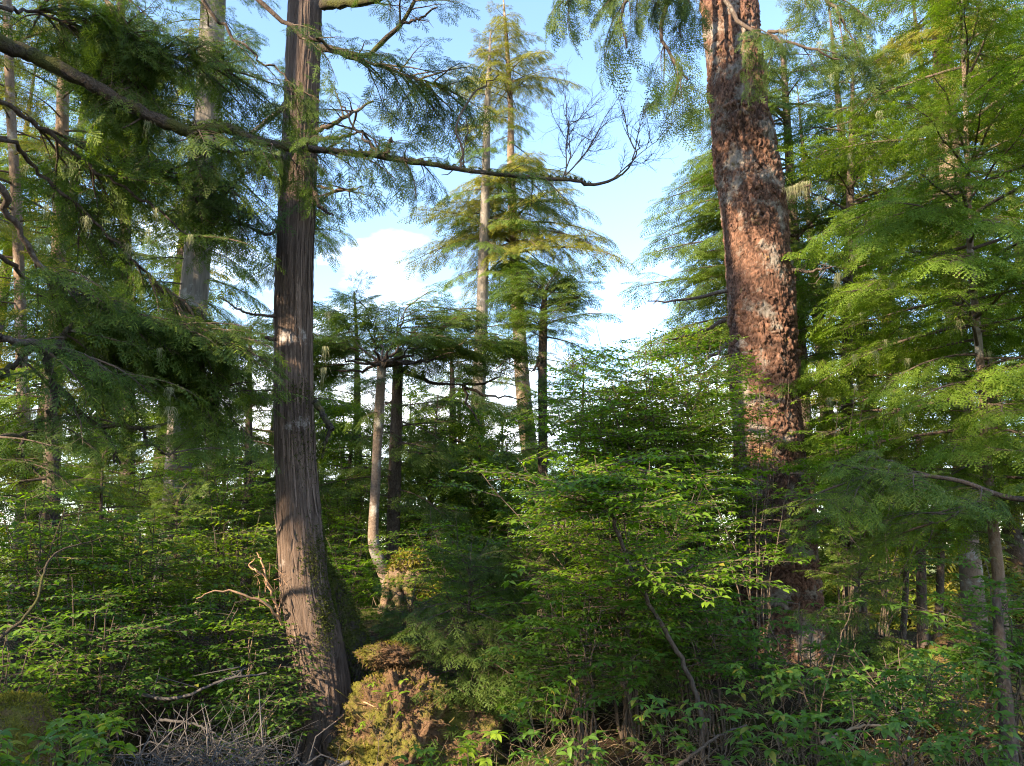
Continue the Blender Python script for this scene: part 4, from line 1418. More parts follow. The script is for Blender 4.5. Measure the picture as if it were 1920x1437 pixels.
conifer('young_hemlock_tree', 'bushy dark hemlock filling the gap between the dark trunk and the flat-topped tree', 'tree', None,
        [(845, 640, 3), (848, 720, 10), (850, 850, 16), (852, 1000, 20)], 17, 'dark_bark', 'hemlock_dark',
        [dict(y0=660, y1=780, n=20, l0=.5, l1=1.6), dict(y0=780, y1=1020, n=30, l0=1.6, l1=2.2, mat='hemlock')], 1, 10, seed=20)

# ================================================================== TREES ON THE RIGHT
conifer('slender_hemlock_tree', 'slender hemlock with reddish trunk and layered light green boughs at the right', 'tree', None,
        [(1798, -80, 5), (1806, 100, 7), (1812, 250, 9), (1820, 480, 12), (1836, 660, 14), (1846, 800, 16), (1856, 930, 18), (1872, 1080, 21), (1880, 1200, 24)], 9, 'warm_bark', 'hemlock_light',
        [dict(y0=-150, y1=250, n=26, l0=1.2, l1=1.9, el=(5, 28)), dict(y0=250, y1=620, n=40, l0=1.7, l1=2.3, el=(-8, 18)), dict(y0=620, y1=950, n=26, l0=1.6, l1=2.2, el=(-12, 10))], 1, 16, seed=31)
conifer('sunlit_hemlock_tree', 'thick pale trunk in a bright yellow-green crown at the upper right', 'tree', None,
        [(1752, -120, 30), (1762, 0, 32), (1772, 180, 36), (1786, 400, 36), (1796, 650, 34), (1806, 900, 34)], 15, 'warm_bark', 'hemlock_gold',
        [dict(y0=-200, y1=320, n=70, l0=2.0, l1=2.8, el=(-22, 8)), dict(y0=320, y1=700, n=24, l0=1.8, l1=2.6, el=(-15, 8), mat='hemlock')], 1, 18, seed=32)
conifer('dark_stemmed_hemlock_tree', 'dark straight trunk hugging the right side of the big spruce', 'tree', None,
        [(1468, 100, 10), (1480, 300, 16), (1492, 500, 20), (1503, 700, 24), (1515, 900, 27), (1520, 1080, 30)], 14, 'dark_bark', 'hemlock',
        [dict(y0=150, y1=650, n=40, l0=2.0, l1=3.1, el=(-14, 8), az=(-130, -55)), dict(y0=100, y1=350, n=22, l0=1.2, l1=2.0, el=(-12, 12)), dict(y0=350, y1=640, n=44, l0=1.9, l1=2.5, el=(-14, 10)), dict(y0=640, y1=1000, n=18, l0=1.4, l1=2.0, mat='hemlock_light')], 1, 12, seed=33)
conifer('bushy_hemlock_tree', 'bushy hemlock with a spreading brown-twigged crown between the spruce and the slender hemlock', 'tree', None,
        [(1600, 120, 5), (1596, 300, 12), (1590, 500, 17), (1588, 700, 20), (1590, 950, 24)], 12, 'dark_bark', 'hemlock',
        [dict(y0=130, y1=400, n=30, l0=.8, l1=1.7, el=(0, 22)), dict(y0=400, y1=900, n=46, l0=1.6, l1=2.1, el=(-8, 14), mat='hemlock_light')], 1, 12, seed=34)
conifer('edge_hemlock_tree', 'hemlock at the right edge whose boughs lean in beside the slender tree', 'tree', None,
        [(1960, -100, 14), (1965, 200, 18), (1970, 500, 24), (1975, 800, 30), (1980, 1100, 36)], 10.5, 'dark_bark', 'hemlock_light',
        [dict(y0=-150, y1=400, n=30, l0=1.4, l1=2.0, el=(-5, 20)), dict(y0=400, y1=900, n=30, l0=1.6, l1=2.2, el=(-10, 12))], 1, 12, seed=35)
conifer('thin_trunk_tree', 'thin dark trunk rising beneath the low blue-green bough at the right', 'tree', None,
        [(1722, 820, 10), (1725, 950, 14), (1727, 1080, 17), (1730, 1200, 20), (1732, 1260, 22)], 10, 'dark_bark', 'hemlock', [dict(y0=820, y1=960, n=10, l0=.7, l1=1.1)], 1, 12, seed=36)
conifer('thin_trunk_tree', 'crooked thin dark stem nearest the spruce in the backlit clearing', 'tree', None,
        [(1612, 960, 7), (1622, 1040, 9), (1618, 1120, 11), (1626, 1200, 13)], 12, 'dark_bark', 'hemlock', [dict(y0=930, y1=1000, n=8, l0=.7, l1=1.0)], 1, 10, seed=37)
conifer('thin_trunk_tree', 'thin leaning dark stem in the middle of the backlit clearing', 'tree', None,
        [(1705, 980, 7), (1700, 1060, 9), (1697, 1130, 11), (1692, 1210, 12)], 12.5, 'dark_bark', 'hemlock', [dict(y0=940, y1=1010, n=8, l0=.7, l1=1.0)], 1, 10, seed=38)
conifer('thin_trunk_tree', 'slightly stouter dark stem at the right side of the backlit clearing', 'tree', None,
        [(1770, 960, 9), (1764, 1050, 12), (1762, 1130, 14), (1756, 1210, 16)], 11.5, 'dark_bark', 'hemlock', [dict(y0=930, y1=1030, n=10, l0=.7, l1=1.1)], 1, 10, seed=39)
conifer('leaning_post_tree', 'pale-sided dead trunk at the lower right corner', 'dead tree', None,
        [(1868, 1120, 14), (1876, 1220, 22), (1884, 1300, 25), (1890, 1380, 28), (1894, 1440, 30)], 5.6, 'dark_bark', 'hemlock', [], 1, 14, seed=40, lump=.15)

# near blue-green bough in front of the spruce foot, from a low hemlock at the right edge
rn, qn = conifer('low_hemlock_tree', 'low hemlock at the right edge spreading one broad blue-green bough towards the spruce', 'tree', None,
                 [(2010, 760, 10), (2020, 900, 16), (2030, 1100, 22), (2040, 1300, 28)], 6.8, 'dark_bark', 'hemlock', [dict(y0=760, y1=960, n=9, l0=.6, l1=1.0)], 0, 12, seed=41)
random.seed(9)
qq = smooth_path(np.stack([P(2020, 930, 6.8), P(1900, 935, 6.7), P(1790, 900, 6.6), P(1660, 890, 6.5), P(1560, 915, 6.4), P(1490, 950, 6.4)]), 30)
mbx = MB()
vx, qx = tube(rel(rn, qq), np.linspace(.03, .004, 30), 8)
mbx.add(vx, Q=qx)
obj('limb', mbx.mesh('limb', M['dark_bark'], True), rn)
forks = [qq]
for a, b in (((1790, 900, 6.6), (1640, 850, 6.9)), ((1700, 893, 6.55), (1560, 860, 6.2)), ((1850, 925, 6.65), (1740, 985, 6.3)), ((1640, 893, 6.5), (1540, 985, 6.7))):
    f = smooth_path(np.stack([P(*a), (P(*a) + P(*b)) / 2 + np.array([0, 0, -.04]), P(*b)]), 14, .012)
    mbx = MB()
    vx, qx = tube(rel(rn, f), np.linspace(.012, .003, 14), 6)
    mbx.add(vx, Q=qx)
    obj('limb', mbx.mesh('limb', M['dark_bark'], True), rn)
    forks.append(f)
for k in range(54):
    f = random.choice(forks)
    j = random.randrange(int(len(f) * .25), len(f))
    s = random.choice((-1, 1))
    bough(rn, f[j], unit(np.array([-random.uniform(.2, 1), s * random.uniform(.2, 1), random.uniform(-.4, .2)])), random.uniform(.2, .62), 0, 'hemlock' if k % 3 else 'hemlock_light', R(random.uniform(-25, 25)))
for i in range(70):
    lichen(rn, P(random.uniform(1530, 1910), random.uniform(20, 820), random.uniform(8.2, 9.5)), random.uniform(.5, 1.2))


# ================================================================== FAR TREES CLOSING THE VIEW
def far_tree(px, Y, ytop, seed, label, group, mat='hemlock', wid=1.0):
    b = P(px, 1000, Y)
    g = ghs(b[0], Y)
    ztop = P(px, ytop, Y)[2]
    h = ztop - g
    random.seed(seed)
    root = thing('far_conifer', (b[0], Y, g), label, 'tree', group)
    lean = random.uniform(-.3, .3)
    path = np.array([[b[0], Y, g - .1, .012 * h + .05], [b[0] + lean * .3, Y, g + h * .5, .008 * h + .03], [b[0] + lean, Y, ztop, .01]])
    tr, q = simple_trunk(root, path, 'dark_bark', 10)
    n = int(34 + h * 3.0)
    ga = random.uniform(0, 360)
    for i in range(n):
        f = .03 + .96 * (i + random.random()) / n
        p = trunk_at(q, g + h * f)
        ga += 137.5 + random.uniform(-20, 20)
        az = ga if random.random() > .35 else 180 + random.uniform(-70, 70)
        if i > n - 6:
            bough(root, trunk_at(q, ztop - .15 - .12 * (n - i))[:3], azel(ga, random.uniform(25, 65)), .6, 2, mat)
        L = wid * (0.6 + min(3.0, h * .22) * (1 - f) ** .7) * random.uniform(.75, 1.2)
        bough(root, p[:3], azel(az, random.uniform(-18, 12)), L, 2, mat, R(random.uniform(-12, 12)))
    return root


ORD = ('first', 'second', 'third', 'fourth', 'fifth', 'sixth', 'seventh', 'eighth', 'ninth', 'tenth', 'eleventh', 'twelfth', 'thirteenth', 'fourteenth')
FL = 'distant conifer in the backdrop on the left, %s from the left edge'
for i, (px, Y, yt) in enumerate(((-60, 22, 60), (60, 25, -40), (165, 27, 120), (290, 26, 60), (330, 22, 330), (420, 24, 760), (490, 30, 640), (530, 19, 840))):
    far_tree(px, Y, yt, 50 + i, FL % ORD[i], 'backdrop conifers on the left', 'hemlock_gold' if i % 3 == 0 else 'hemlock')
FC = 'small distant conifer low in the centre backdrop, %s counting from the cedar'
for i, (px, Y, yt) in enumerate(((560, 24, 720), (640, 24, 740), (710, 21, 860), (770, 27, 730), (800, 20, 850), (860, 30, 690), (945, 24, 760), (1060, 19, 880), (1090, 25, 670), (1130, 22, 780), (1190, 27, 700), (1240, 18, 860), (1310, 21, 690))):
    far_tree(px, Y, yt, 70 + i, FC % ORD[i], 'low backdrop conifers in the centre', 'hemlock', 1.15)
for i, (px, Y, yt, lb) in enumerate(((640, 15, 760, 'soft green young conifer directly left of the pale umbrella trunk'), (800, 15.5, 740, 'soft green young conifer right of the straight dark trunk'), (905, 16, 790, 'soft green young conifer in front of the far sunlit pair'), (960, 15, 830, 'soft green young conifer left of the flat-topped tree'))):
    far_tree(px, Y, yt, 170 + i, lb, None, 'hemlock_light', .85)
for i, (px, Y, yt) in enumerate(((450, 36, 800), (520, 38, 820), (600, 35, 790), (690, 37, 800), (760, 34, 815), (830, 38, 800), (900, 36, 810), (1000, 34, 830), (1160, 36, 850), (1260, 35, 860), (1340, 34, 840))):
    far_tree(px, Y, yt, 190 + i, 'hazy low conifer at the very back of the centre, %s from the left' % ORD[i], 'rearmost conifers in the centre', 'hemlock', 1.5)
FR = 'distant conifer in the backdrop on the right, %s counting from the spruce'
for i, (px, Y, yt) in enumerate(((1400, 20, 330), (1450, 24, 300), (1570, 21, 160), (1600, 26, 620), (1650, 24, -40), (1700, 20, 250), (1840, 22, -80), (1900, 19, 120), (1990, 22, 100))):
    far_tree(px, Y, yt, 90 + i, FR % ORD[i], 'backdrop conifers on the right', 'hemlock_gold' if i % 2 else 'hemlock')


# ================================================================== SHRUBS
def shrub(name, label, group, base, Y, heads, mat='leaf', fol='alternate', L=(.35, .7), per=7, stem='stem', r=.009, seed=0, Ys=None, el=(-6, 16)):
    """heads: photo points (px, py, Y) that the stems reach"""
    random.seed(seed + 300)
    rng = np.random.default_rng(seed + 300)
    b = P(base, 1200, Y)
    g = ghs(b[0], Y)
    root = thing(name, (b[0], Y, g), label, 'shrub', group)
    for hd in heads:
        e = P(hd[0], hd[1], hd[2] if len(hd) > 2 else Y)
        o = np.array([b[0] + random.uniform(-.08, .08), Y + random.uniform(-.08, .08), g - .03])
        mid = o * .5 + e * .5 + np.array([(o[0] - e[0]) * .22, 0, .05])
        q = smooth_path(np.stack([o, mid, e]), 14, .012, rng)
        mb = MB()
        v, qd_ = tube(rel(root, q), np.linspace(r, r * .3, 14), 6)
        mb.add(v, Q=qd_)
        obj('stem', mb.mesh('stem', M[stem], True), root)
        az = random.uniform(0, 360)
        for k in range(per):
            f = .45 + .55 * (k + random.random()) / per
            p = np.array([np.interp(f * 13, np.arange(14), q[:, c]) for c in range(3)])
            az += 137 + random.uniform(-30, 30)
            bough(root, p, azel(az, random.uniform(*el)), random.uniform(*L) * (1.15 - .4 * f), 1, mat, R(random.uniform(-15, 15)), fol=fol, shaft=True)
    return root


def region_heads(cx, cy, rx, ry, n, Y, dy, seed):
    r = random.Random(seed)
    out = []
    for _ in range(n):
        a, m = r.uniform(0, 6.283), math.sqrt(r.random())
        out.append((cx + rx * m * math.cos(a), cy + ry * m * math.sin(a), Y + r.uniform(-dy, dy)))
    return out


SH = [
    # name, label, base px, Y, region, n, mat, fol, L, per
    ('leafy_shrub', 'tall airy shrub with small yellow-green leaves against the bright sky left of the spruce', 1240, 8.8, (1200, 655, 140, 95, 30, 8.8, .8), 'leaf', 'alternate', (.55, .95), 13, .009),
    ('leafy_shrub', 'leafy crown close against the left side of the spruce at mid height', 1330, 9.6, (1310, 700, 60, 110, 15, 9.6, .5), 'leaf', 'alternate', (.55, .95), 12, .010),
    ('leafy_shrub', 'green shrub crown just right of the thin flat-topped tree', 1110, 9.8, (1110, 780, 90, 80, 14, 9.8, .5), 'leaf', 'alternate', (.55, .95), 11, .010),
    ('leafy_shrub', 'bushy green shrub behind the airy one, low against the bright gap', 1190, 11.2, (1190, 770, 150, 70, 16, 11.2, .7), 'leaf', 'alternate', (.6, .95), 10, .010),
    ('leafy_shrub', 'broad shrub in flat green tiers below the sky gap, in front of the flat-topped tree', 1180, 6.4, (1130, 890, 230, 45, 16, 6.4, .8), 'leaf', 'alternate', (.4, .8), 9, .010),
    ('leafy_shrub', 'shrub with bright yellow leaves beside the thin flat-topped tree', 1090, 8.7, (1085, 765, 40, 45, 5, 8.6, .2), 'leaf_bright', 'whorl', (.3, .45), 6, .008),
    ('leafy_shrub', 'green shrub spreading its leaves across the foot of the big spruce', 1420, 8.2, (1390, 870, 110, 35, 7, 8.0, .5), 'leaf', 'whorl', (.35, .65), 4, .010),
    ('leafy_shrub', 'leafy sprig rising in front of the spruce trunk at mid height', 1440, 9.5, (1445, 700, 55, 45, 4, 9.4, .3), 'leaf_bright', 'whorl', (.25, .4), 4, .007),
    ('leafy_shrub', 'fresh green shrub just right of the spruce trunk', 1590, 9.0, (1600, 760, 90, 90, 10, 9, .5), 'leaf', 'whorl', (.35, .7), 8, .010),
    ('leafy_shrub', 'shrub thick with mid green leaves under the slender hemlock', 1640, 8.2, (1680, 930, 130, 40, 6, 8.2, .6), 'leaf_deep', 'alternate', (.35, .7), 6, .010),
    ('leafy_shrub', 'bright green shrub at the far left, below the forked mossy limb', 70, 6.2, (60, 960, 110, 70, 12, 6.2, .5), 'leaf', 'alternate', (.35, .7), 9, .010),
    ('leafy_shrub', 'dense green shrub in the middle of the left thicket', 260, 6.6, (240, 1010, 120, 60, 14, 6.6, .5), 'leaf', 'alternate', (.35, .7), 9, .010),
    ('leafy_shrub', 'green shrub with sunlit yellow tips between the thicket and the cedar', 420, 7.6, (430, 990, 75, 50, 11, 7.6, .5), 'leaf_bright', 'alternate', (.35, .6), 8, .009),
    ('leafy_shrub', 'deep green shrub low in the left thicket above the dead brush', 180, 5.4, (170, 1130, 150, 50, 12, 5.4, .5), 'leaf_deep', 'alternate', (.3, .6), 8, .009),
    ('leafy_shrub', 'green shrub drooping over the dead brush left of the cedar base', 400, 6.4, (400, 1140, 90, 60, 11, 6.4, .4), 'leaf', 'alternate', (.3, .6), 8, .009),
    ('leafy_shrub', 'leafy green bush close beside the left foot of the cedar', 470, 5.9, (480, 1260, 60, 90, 12, 5.9, .4), 'leaf_deep', 'alternate', (.25, .5), 8, .008),
    ('leafy_shrub', 'pale-stemmed shrub between the cedar and the umbrella tree', 655, 9.3, (650, 1010, 50, 80, 9, 9.3, .5), 'leaf', 'whorl', (.3, .55), 7, .009),
    ('leafy_shrub', 'green shrub right of the mossy burl', 860, 8.8, (850, 1000, 90, 60, 11, 8.8, .6), 'leaf', 'alternate', (.35, .65), 8, .009),
    ('leafy_shrub', 'shrub with yellow sunlit sprigs just behind the mossy burl shoulder', 850, 10.4, (845, 1070, 40, 25, 4, 10.4, .2), 'leaf_bright', 'whorl', (.25, .4), 5, .007),
    ('leafy_shrub', 'wide leafy shrub in the centre right between the dark stem and the spruce', 1290, 6.6, (1240, 1005, 90, 55, 9, 6.6, .6), 'leaf', 'alternate', (.35, .7), 8, .009),
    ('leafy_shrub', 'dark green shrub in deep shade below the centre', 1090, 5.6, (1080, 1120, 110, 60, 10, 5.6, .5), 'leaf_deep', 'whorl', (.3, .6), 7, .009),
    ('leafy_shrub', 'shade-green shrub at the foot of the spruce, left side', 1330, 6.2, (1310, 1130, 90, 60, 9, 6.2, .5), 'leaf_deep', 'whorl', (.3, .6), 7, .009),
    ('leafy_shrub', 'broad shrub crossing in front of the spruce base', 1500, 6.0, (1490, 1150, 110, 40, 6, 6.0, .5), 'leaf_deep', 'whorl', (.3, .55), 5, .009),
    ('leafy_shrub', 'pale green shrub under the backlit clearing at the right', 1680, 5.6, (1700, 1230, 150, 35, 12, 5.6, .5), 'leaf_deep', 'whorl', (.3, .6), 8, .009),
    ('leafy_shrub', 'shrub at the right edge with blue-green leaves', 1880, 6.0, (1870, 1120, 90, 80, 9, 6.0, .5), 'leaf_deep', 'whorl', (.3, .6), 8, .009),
    ('leafy_shrub', 'green shrub with sparse leaves behind the fallen brush at the left edge', 40, 5.0, (60, 1200, 100, 50, 8, 4.9, .3), 'leaf', 'alternate', (.25, .5), 7, .008),
    ('leafy_shrub', 'sunlit yellow-green bush in the back left beyond the thicket', 190, 11.0, (190, 860, 150, 60, 16, 11, .8), 'leaf_bright', 'alternate', (.5, .9), 8, .012),
    ('leafy_shrub', 'hazy green bush behind the snag, left of the cedar', 400, 12.0, (390, 860, 110, 60, 16, 12, .8), 'leaf', 'alternate', (.5, .9), 8, .012),
    ('leafy_shrub', 'green bush behind the cedar foot, between the cedar and the pale umbrella trunk', 640, 12.5, (640, 900, 60, 70, 9, 12.5, .8), 'leaf', 'alternate', (.5, .9), 8, .012),
    ('leafy_shrub', 'sunlit bush glowing in the far clearing at the right', 1650, 18, (1650, 1110, 150, 35, 16, 18, 2), 'leaf_bright', 'alternate', (.7, .95), 8, .012),
    ('leafy_shrub', 'twiggy bush left of the spruce seen against the low bright sky', 1260, 10.5, (1260, 900, 90, 60, 10, 10.5, .6), 'leaf', 'alternate', (.4, .8), 7, .010),
]
for i, (nm, lb, bx, Y, rg, mt, fo, L, per, r) in enumerate(SH):
    shrub(nm, lb, None, bx, Y, region_heads(*rg, 40 + i), mt, fo, L, per, 'twig' if i != 15 else 'stem', r, i)


# the dark crooked sapling stem crossing the lower right centre
def build_crooked():
    spec = [(1045, 905, 3), (1075, 935, 5), (1130, 950, 7)], [(1130, 870, 4), (1160, 910, 6), (1150, 960, 9), (1165, 1020, 11), (1205, 1110, 11), (1245, 1180, 12), (1290, 1265, 13), (1312, 1330, 14), (1318, 1440, 15)], [(1230, 1085, 7), (1270, 1080, 7), (1300, 1060, 5)], [(1160, 960, 6), (1195, 925, 5), (1215, 880, 3)]
    rng = np.random.default_rng(77)
    main = np.array([[*P(a, b, 5.2), w * mpp(b, 5.2) / 2.8] for a, b, w in spec[1]])[::-1]
    g = ghs(main[0, 0], 5.2)
    if main[0, 2] > g:
        main = np.vstack([[main[0, 0], 5.2, g - .05, main[0, 3] * 1.1], main])
    root = thing('crooked_sapling', (main[0, 0], 5.2, g), 'thin crooked dark sapling rising diagonally in the lower right centre, with flat leafy tiers', 'shrub')
    q = smooth_path(main, 60, .004, rng)
    mb = MB()
    v, qd_ = tube(rel(root, q[:, :3]), q[:, 3], 8)
    mb.add(v, Q=qd_)
    obj('stem', mb.mesh('stem', M['dark_bark'], True), root)
    al = [q]
    for sp in (spec[0], spec[2], spec[3]):
        s2 = np.array([[*P(a, b, 5.2), w * mpp(b, 5.2) / 2] for a, b, w in sp])
        q2 = smooth_path(s2, 16, .004, rng)
        mb = MB()
        v, qd_ = tube(rel(root, q2[:, :3]), q2[:, 3], 6)
        mb.add(v, Q=qd_)
        obj('stem', mb.mesh('stem', M['dark_bark'], True), root)
        al.append(q2)
    random.seed(3)
    for k in range(70):
        qq_ = random.choice(al)
        j = random.randrange(int(len(qq_) * (.6 if len(qq_) > 20 else 0)), len(qq_))
        bough(root, qq_[j, :3], azel(random.uniform(0, 360), random.uniform(-8, 14)), random.uniform(.35, .75), 1, 'leaf', R(random.uniform(-10, 10)), fol='alternate')


build_crooked()

# hemlock saplings in the shaded middle ground
SAP = [(880, 6.6, 1040, 'dark hemlock sapling nearest the lit stump'), (985, 6.9, 1030, 'feathery hemlock sapling at the centre, second right of the lit stump'), (1060, 7.4, 1000, 'taller feathery hemlock sapling below the flat-topped tree'),
       (770, 7.4, 1120, 'low hemlock sapling covering the foot of the mossy burl'), (1180, 7.5, 1020, 'hemlock sapling behind the crooked dark stem'), (1610, 7.2, 1030, 'hemlock sapling against the right foot of the spruce'),
       (330, 7.8, 930, 'hemlock sapling with brownish twigs in the left thicket'), (190, 8.4, 850, 'sunlit hemlock sapling at the back of the left thicket')]
for i, (px, Y, yt, lb) in enumerate(SAP):
    z = ghs(P(px, 1200, Y)[0], Y)
    conifer('hemlock_sapling', lb, 'sapling', 'hemlock saplings in the undergrowth', [(px + 3, yt, 2), (px, yt + 80, 5), (px - 3, yt + 200, 8)], Y, 'twig', 'hemlock_dark' if i < 5 else 'hemlock',
            [dict(y0=yt + 5, y1=yt + 90, n=16, l0=.2, l1=.5, el=(0, 25)), dict(y0=yt + 90, y1=yt + 260, n=22, l0=.5, l1=.75, el=(-8, 18))], 0, 8, seed=120 + i, shaft=True)


# ================================================================== FOREGROUND SHRUBS, LEAF BY LEAF
def leaf_mesh(seed, mat):
    rng = np.random.default_rng(seed)
    m = 7
    t = np.linspace(0, 1, m)
    w = 0.20 * np.sin(np.pi * t ** 0.8) ** 0.85 + 0.004
    curl = rng.uniform(.10, .35)
    z = .04 * np.sin(t * 3) - curl * t ** 2
    rows = []
    for i in range(m):
        rows += [[t[i], w[i], z[i] + .25 * w[i] + rng.normal(0, .008)], [t[i], 0, z[i]], [t[i], -w[i], z[i] + .25 * w[i] + rng.normal(0, .008)]]
    Q = []
    for i in range(m - 1):
        a = i * 3
        Q += [[a, a + 1, a + 4, a + 3], [a + 1, a + 2, a + 5, a + 4]]
    mb = MB()
    mb.add(rows, Q=Q, var=.95 if seed == 7 else rng.uniform(.05, .8))
    return mb.mesh('leaf', M[mat], True)


LEAVES = {mt: [leaf_mesh(k, mt) for k in range(12)] for mt in ('leaf', 'leaf_bright', 'leaf_deep')}


def fore_shrub(name, label, group, bpx, Y, tips, mat, seed, leaf=.055, stem='twig', nl=(5, 7), r=.0034):
    rng = np.random.default_rng(seed)
    b = P(bpx, 1400, Y)
    g = ghs(b[0], Y)
    root = thing(name, (b[0], Y, g), label, 'shrub', group)
    base = np.array([b[0], Y, g - .03])
    hubs = []
    tw = [P(*t) for t in tips]
    for k in range(max(1, len(tw) // 12)):
        sel = tw[k::max(1, len(tw) // 12)]
        hub = np.mean(sel, 0) * .62 + base * .38
        hub += rng.normal(0, .03, 3)
        hubs.append(hub)
        q = smooth_path(np.stack([base + rng.normal(0, .03, 3) * np.array([1, 1, 0]), (base + hub) / 2 + rng.normal(0, .04, 3), hub]), 12, .006, rng)
        mb = MB()
        v, qd_ = tube(rel(root, q), np.linspace(r, r * .65, 12), 7)
        mb.add(v, Q=qd_)
        obj('stem', mb.mesh('stem', M[stem], True), root)
        sel = sorted(sel, key=lambda e: e[0])
        subs = [sel[i_:i_ + 4] for i_ in range(0, len(sel), 4)]
        forks_ = {}
        for sb_ in subs:
            fk = np.mean(sb_, 0) * .72 + hub * .28 + np.array([0, 0, -.04])
            q = smooth_path(np.stack([hub, (hub + fk) / 2 + rng.normal(0, .03, 3), fk]), 9, .004, rng)
            mb = MB()
            v, qd_ = tube(rel(root, q), np.linspace(r * .7, r * .5, 9), 5)
            mb.add(v, Q=qd_)
            obj('stem', mb.mesh('stem', M[stem], True), root)
            for e in sb_:
                forks_[e.tobytes()] = fk
        for e in sel:
            h2 = forks_[e.tobytes()]
            q = smooth_path(np.stack([h2, (h2 + e) / 2 + np.array([0, 0, -.02]) + rng.normal(0, .012, 3), e]), 9, .003, rng)
            mb = MB()
            v, qd_ = tube(rel(root, q), np.linspace(r * .45, r * .25, 9), 5)
            mb.add(v, Q=qd_)
            obj('twig', mb.mesh('twig', M[stem], True), root)
            a0 = rng.uniform(0, 6.28)
            tilt = rng.normal(0, .22, 2)
            k_ = rng.integers(nl[0], nl[1] + 1)
            for lvl in range(2 if rng.random() < .35 else 1):
                kk = k_ if lvl == 0 else 3
                c = e if lvl == 0 else q[6]
                for j in range(kk):
                    a = a0 + j * 6.283 / kk + rng.uniform(-.3, .3) + lvl
                    d = unit([math.cos(a), math.sin(a), rng.uniform(-.25, .30) + tilt[0] * math.cos(a) + tilt[1] * math.sin(a)])
                    obj('leaf', LEAVES[mat][rng.integers(12)], root, mat4(frame(d, roll=rng.normal(0, .25)), rel(root, [c])[0], leaf * rng.uniform(.65, 1.15)))
    return root


def tips_in(x0, x1, y0, y1, n, Y0, Y1, seed):
    r = random.Random(seed)
    return [(r.uniform(x0, x1), r.uniform(y0, y1), r.uniform(Y0, Y1)) for _ in range(n)]


FS = [
    ('rosette_shrub', 'bright sunlit leafy sprig at the bottom centre, right of the lit stump', 890, 3.9, tips_in(860, 940, 1375, 1437, 11, 3.8, 4.0, 1) + [(885, 1372, 3.9)], 'leaf_bright', .062),
    ('rosette_shrub', 'lower leafy sprig left of the bright one at the bottom centre', 800, 3.9, tips_in(750, 840, 1395, 1450, 12, 3.8, 4.0, 2), 'leaf', .055),
    ('rosette_shrub', 'upright shrub with forked pale brown stems right of the bottom centre', 1020, 4.3, tips_in(950, 1090, 1265, 1360, 22, 4.1, 4.5, 3), 'leaf', .055),
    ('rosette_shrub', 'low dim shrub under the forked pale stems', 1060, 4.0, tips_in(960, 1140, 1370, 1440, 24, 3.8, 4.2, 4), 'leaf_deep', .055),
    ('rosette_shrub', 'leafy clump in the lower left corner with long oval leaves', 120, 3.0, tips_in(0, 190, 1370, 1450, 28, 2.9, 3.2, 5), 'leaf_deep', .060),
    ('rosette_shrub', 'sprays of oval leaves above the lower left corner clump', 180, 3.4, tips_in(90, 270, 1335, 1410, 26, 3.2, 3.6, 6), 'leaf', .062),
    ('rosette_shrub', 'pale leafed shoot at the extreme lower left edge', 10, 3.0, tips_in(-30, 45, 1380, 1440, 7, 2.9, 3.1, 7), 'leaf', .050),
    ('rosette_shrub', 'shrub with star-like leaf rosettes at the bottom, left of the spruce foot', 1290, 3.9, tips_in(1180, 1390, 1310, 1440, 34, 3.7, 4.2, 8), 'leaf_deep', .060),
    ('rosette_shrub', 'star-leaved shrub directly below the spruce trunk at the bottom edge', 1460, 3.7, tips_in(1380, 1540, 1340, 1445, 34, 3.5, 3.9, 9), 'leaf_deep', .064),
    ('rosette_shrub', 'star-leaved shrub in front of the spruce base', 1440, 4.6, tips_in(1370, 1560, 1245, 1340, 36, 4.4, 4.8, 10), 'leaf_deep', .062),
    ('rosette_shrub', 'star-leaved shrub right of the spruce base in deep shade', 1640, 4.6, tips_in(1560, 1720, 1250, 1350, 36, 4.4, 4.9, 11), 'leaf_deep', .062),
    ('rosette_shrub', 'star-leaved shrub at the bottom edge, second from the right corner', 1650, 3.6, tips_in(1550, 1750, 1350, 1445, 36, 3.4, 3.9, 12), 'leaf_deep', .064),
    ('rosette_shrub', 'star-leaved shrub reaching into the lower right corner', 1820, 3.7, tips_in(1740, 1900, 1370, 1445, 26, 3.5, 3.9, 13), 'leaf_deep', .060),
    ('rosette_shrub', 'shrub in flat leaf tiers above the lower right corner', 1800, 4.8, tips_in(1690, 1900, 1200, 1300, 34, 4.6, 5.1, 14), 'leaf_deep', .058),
    ('rosette_shrub', 'small leafy sprig rooted on the sunlit stump', 710, 5.7, tips_in(655, 760, 1275, 1370, 9, 5.6, 5.75, 15), 'leaf_bright', .05),
]
for i, (nm, lb, bx, Y, tp, mt, lf) in enumerate(FS):
    fore_shrub(nm, lb, None, bx, Y, tp, mt, 500 + i, lf, 'stem' if i == 2 else 'twig')


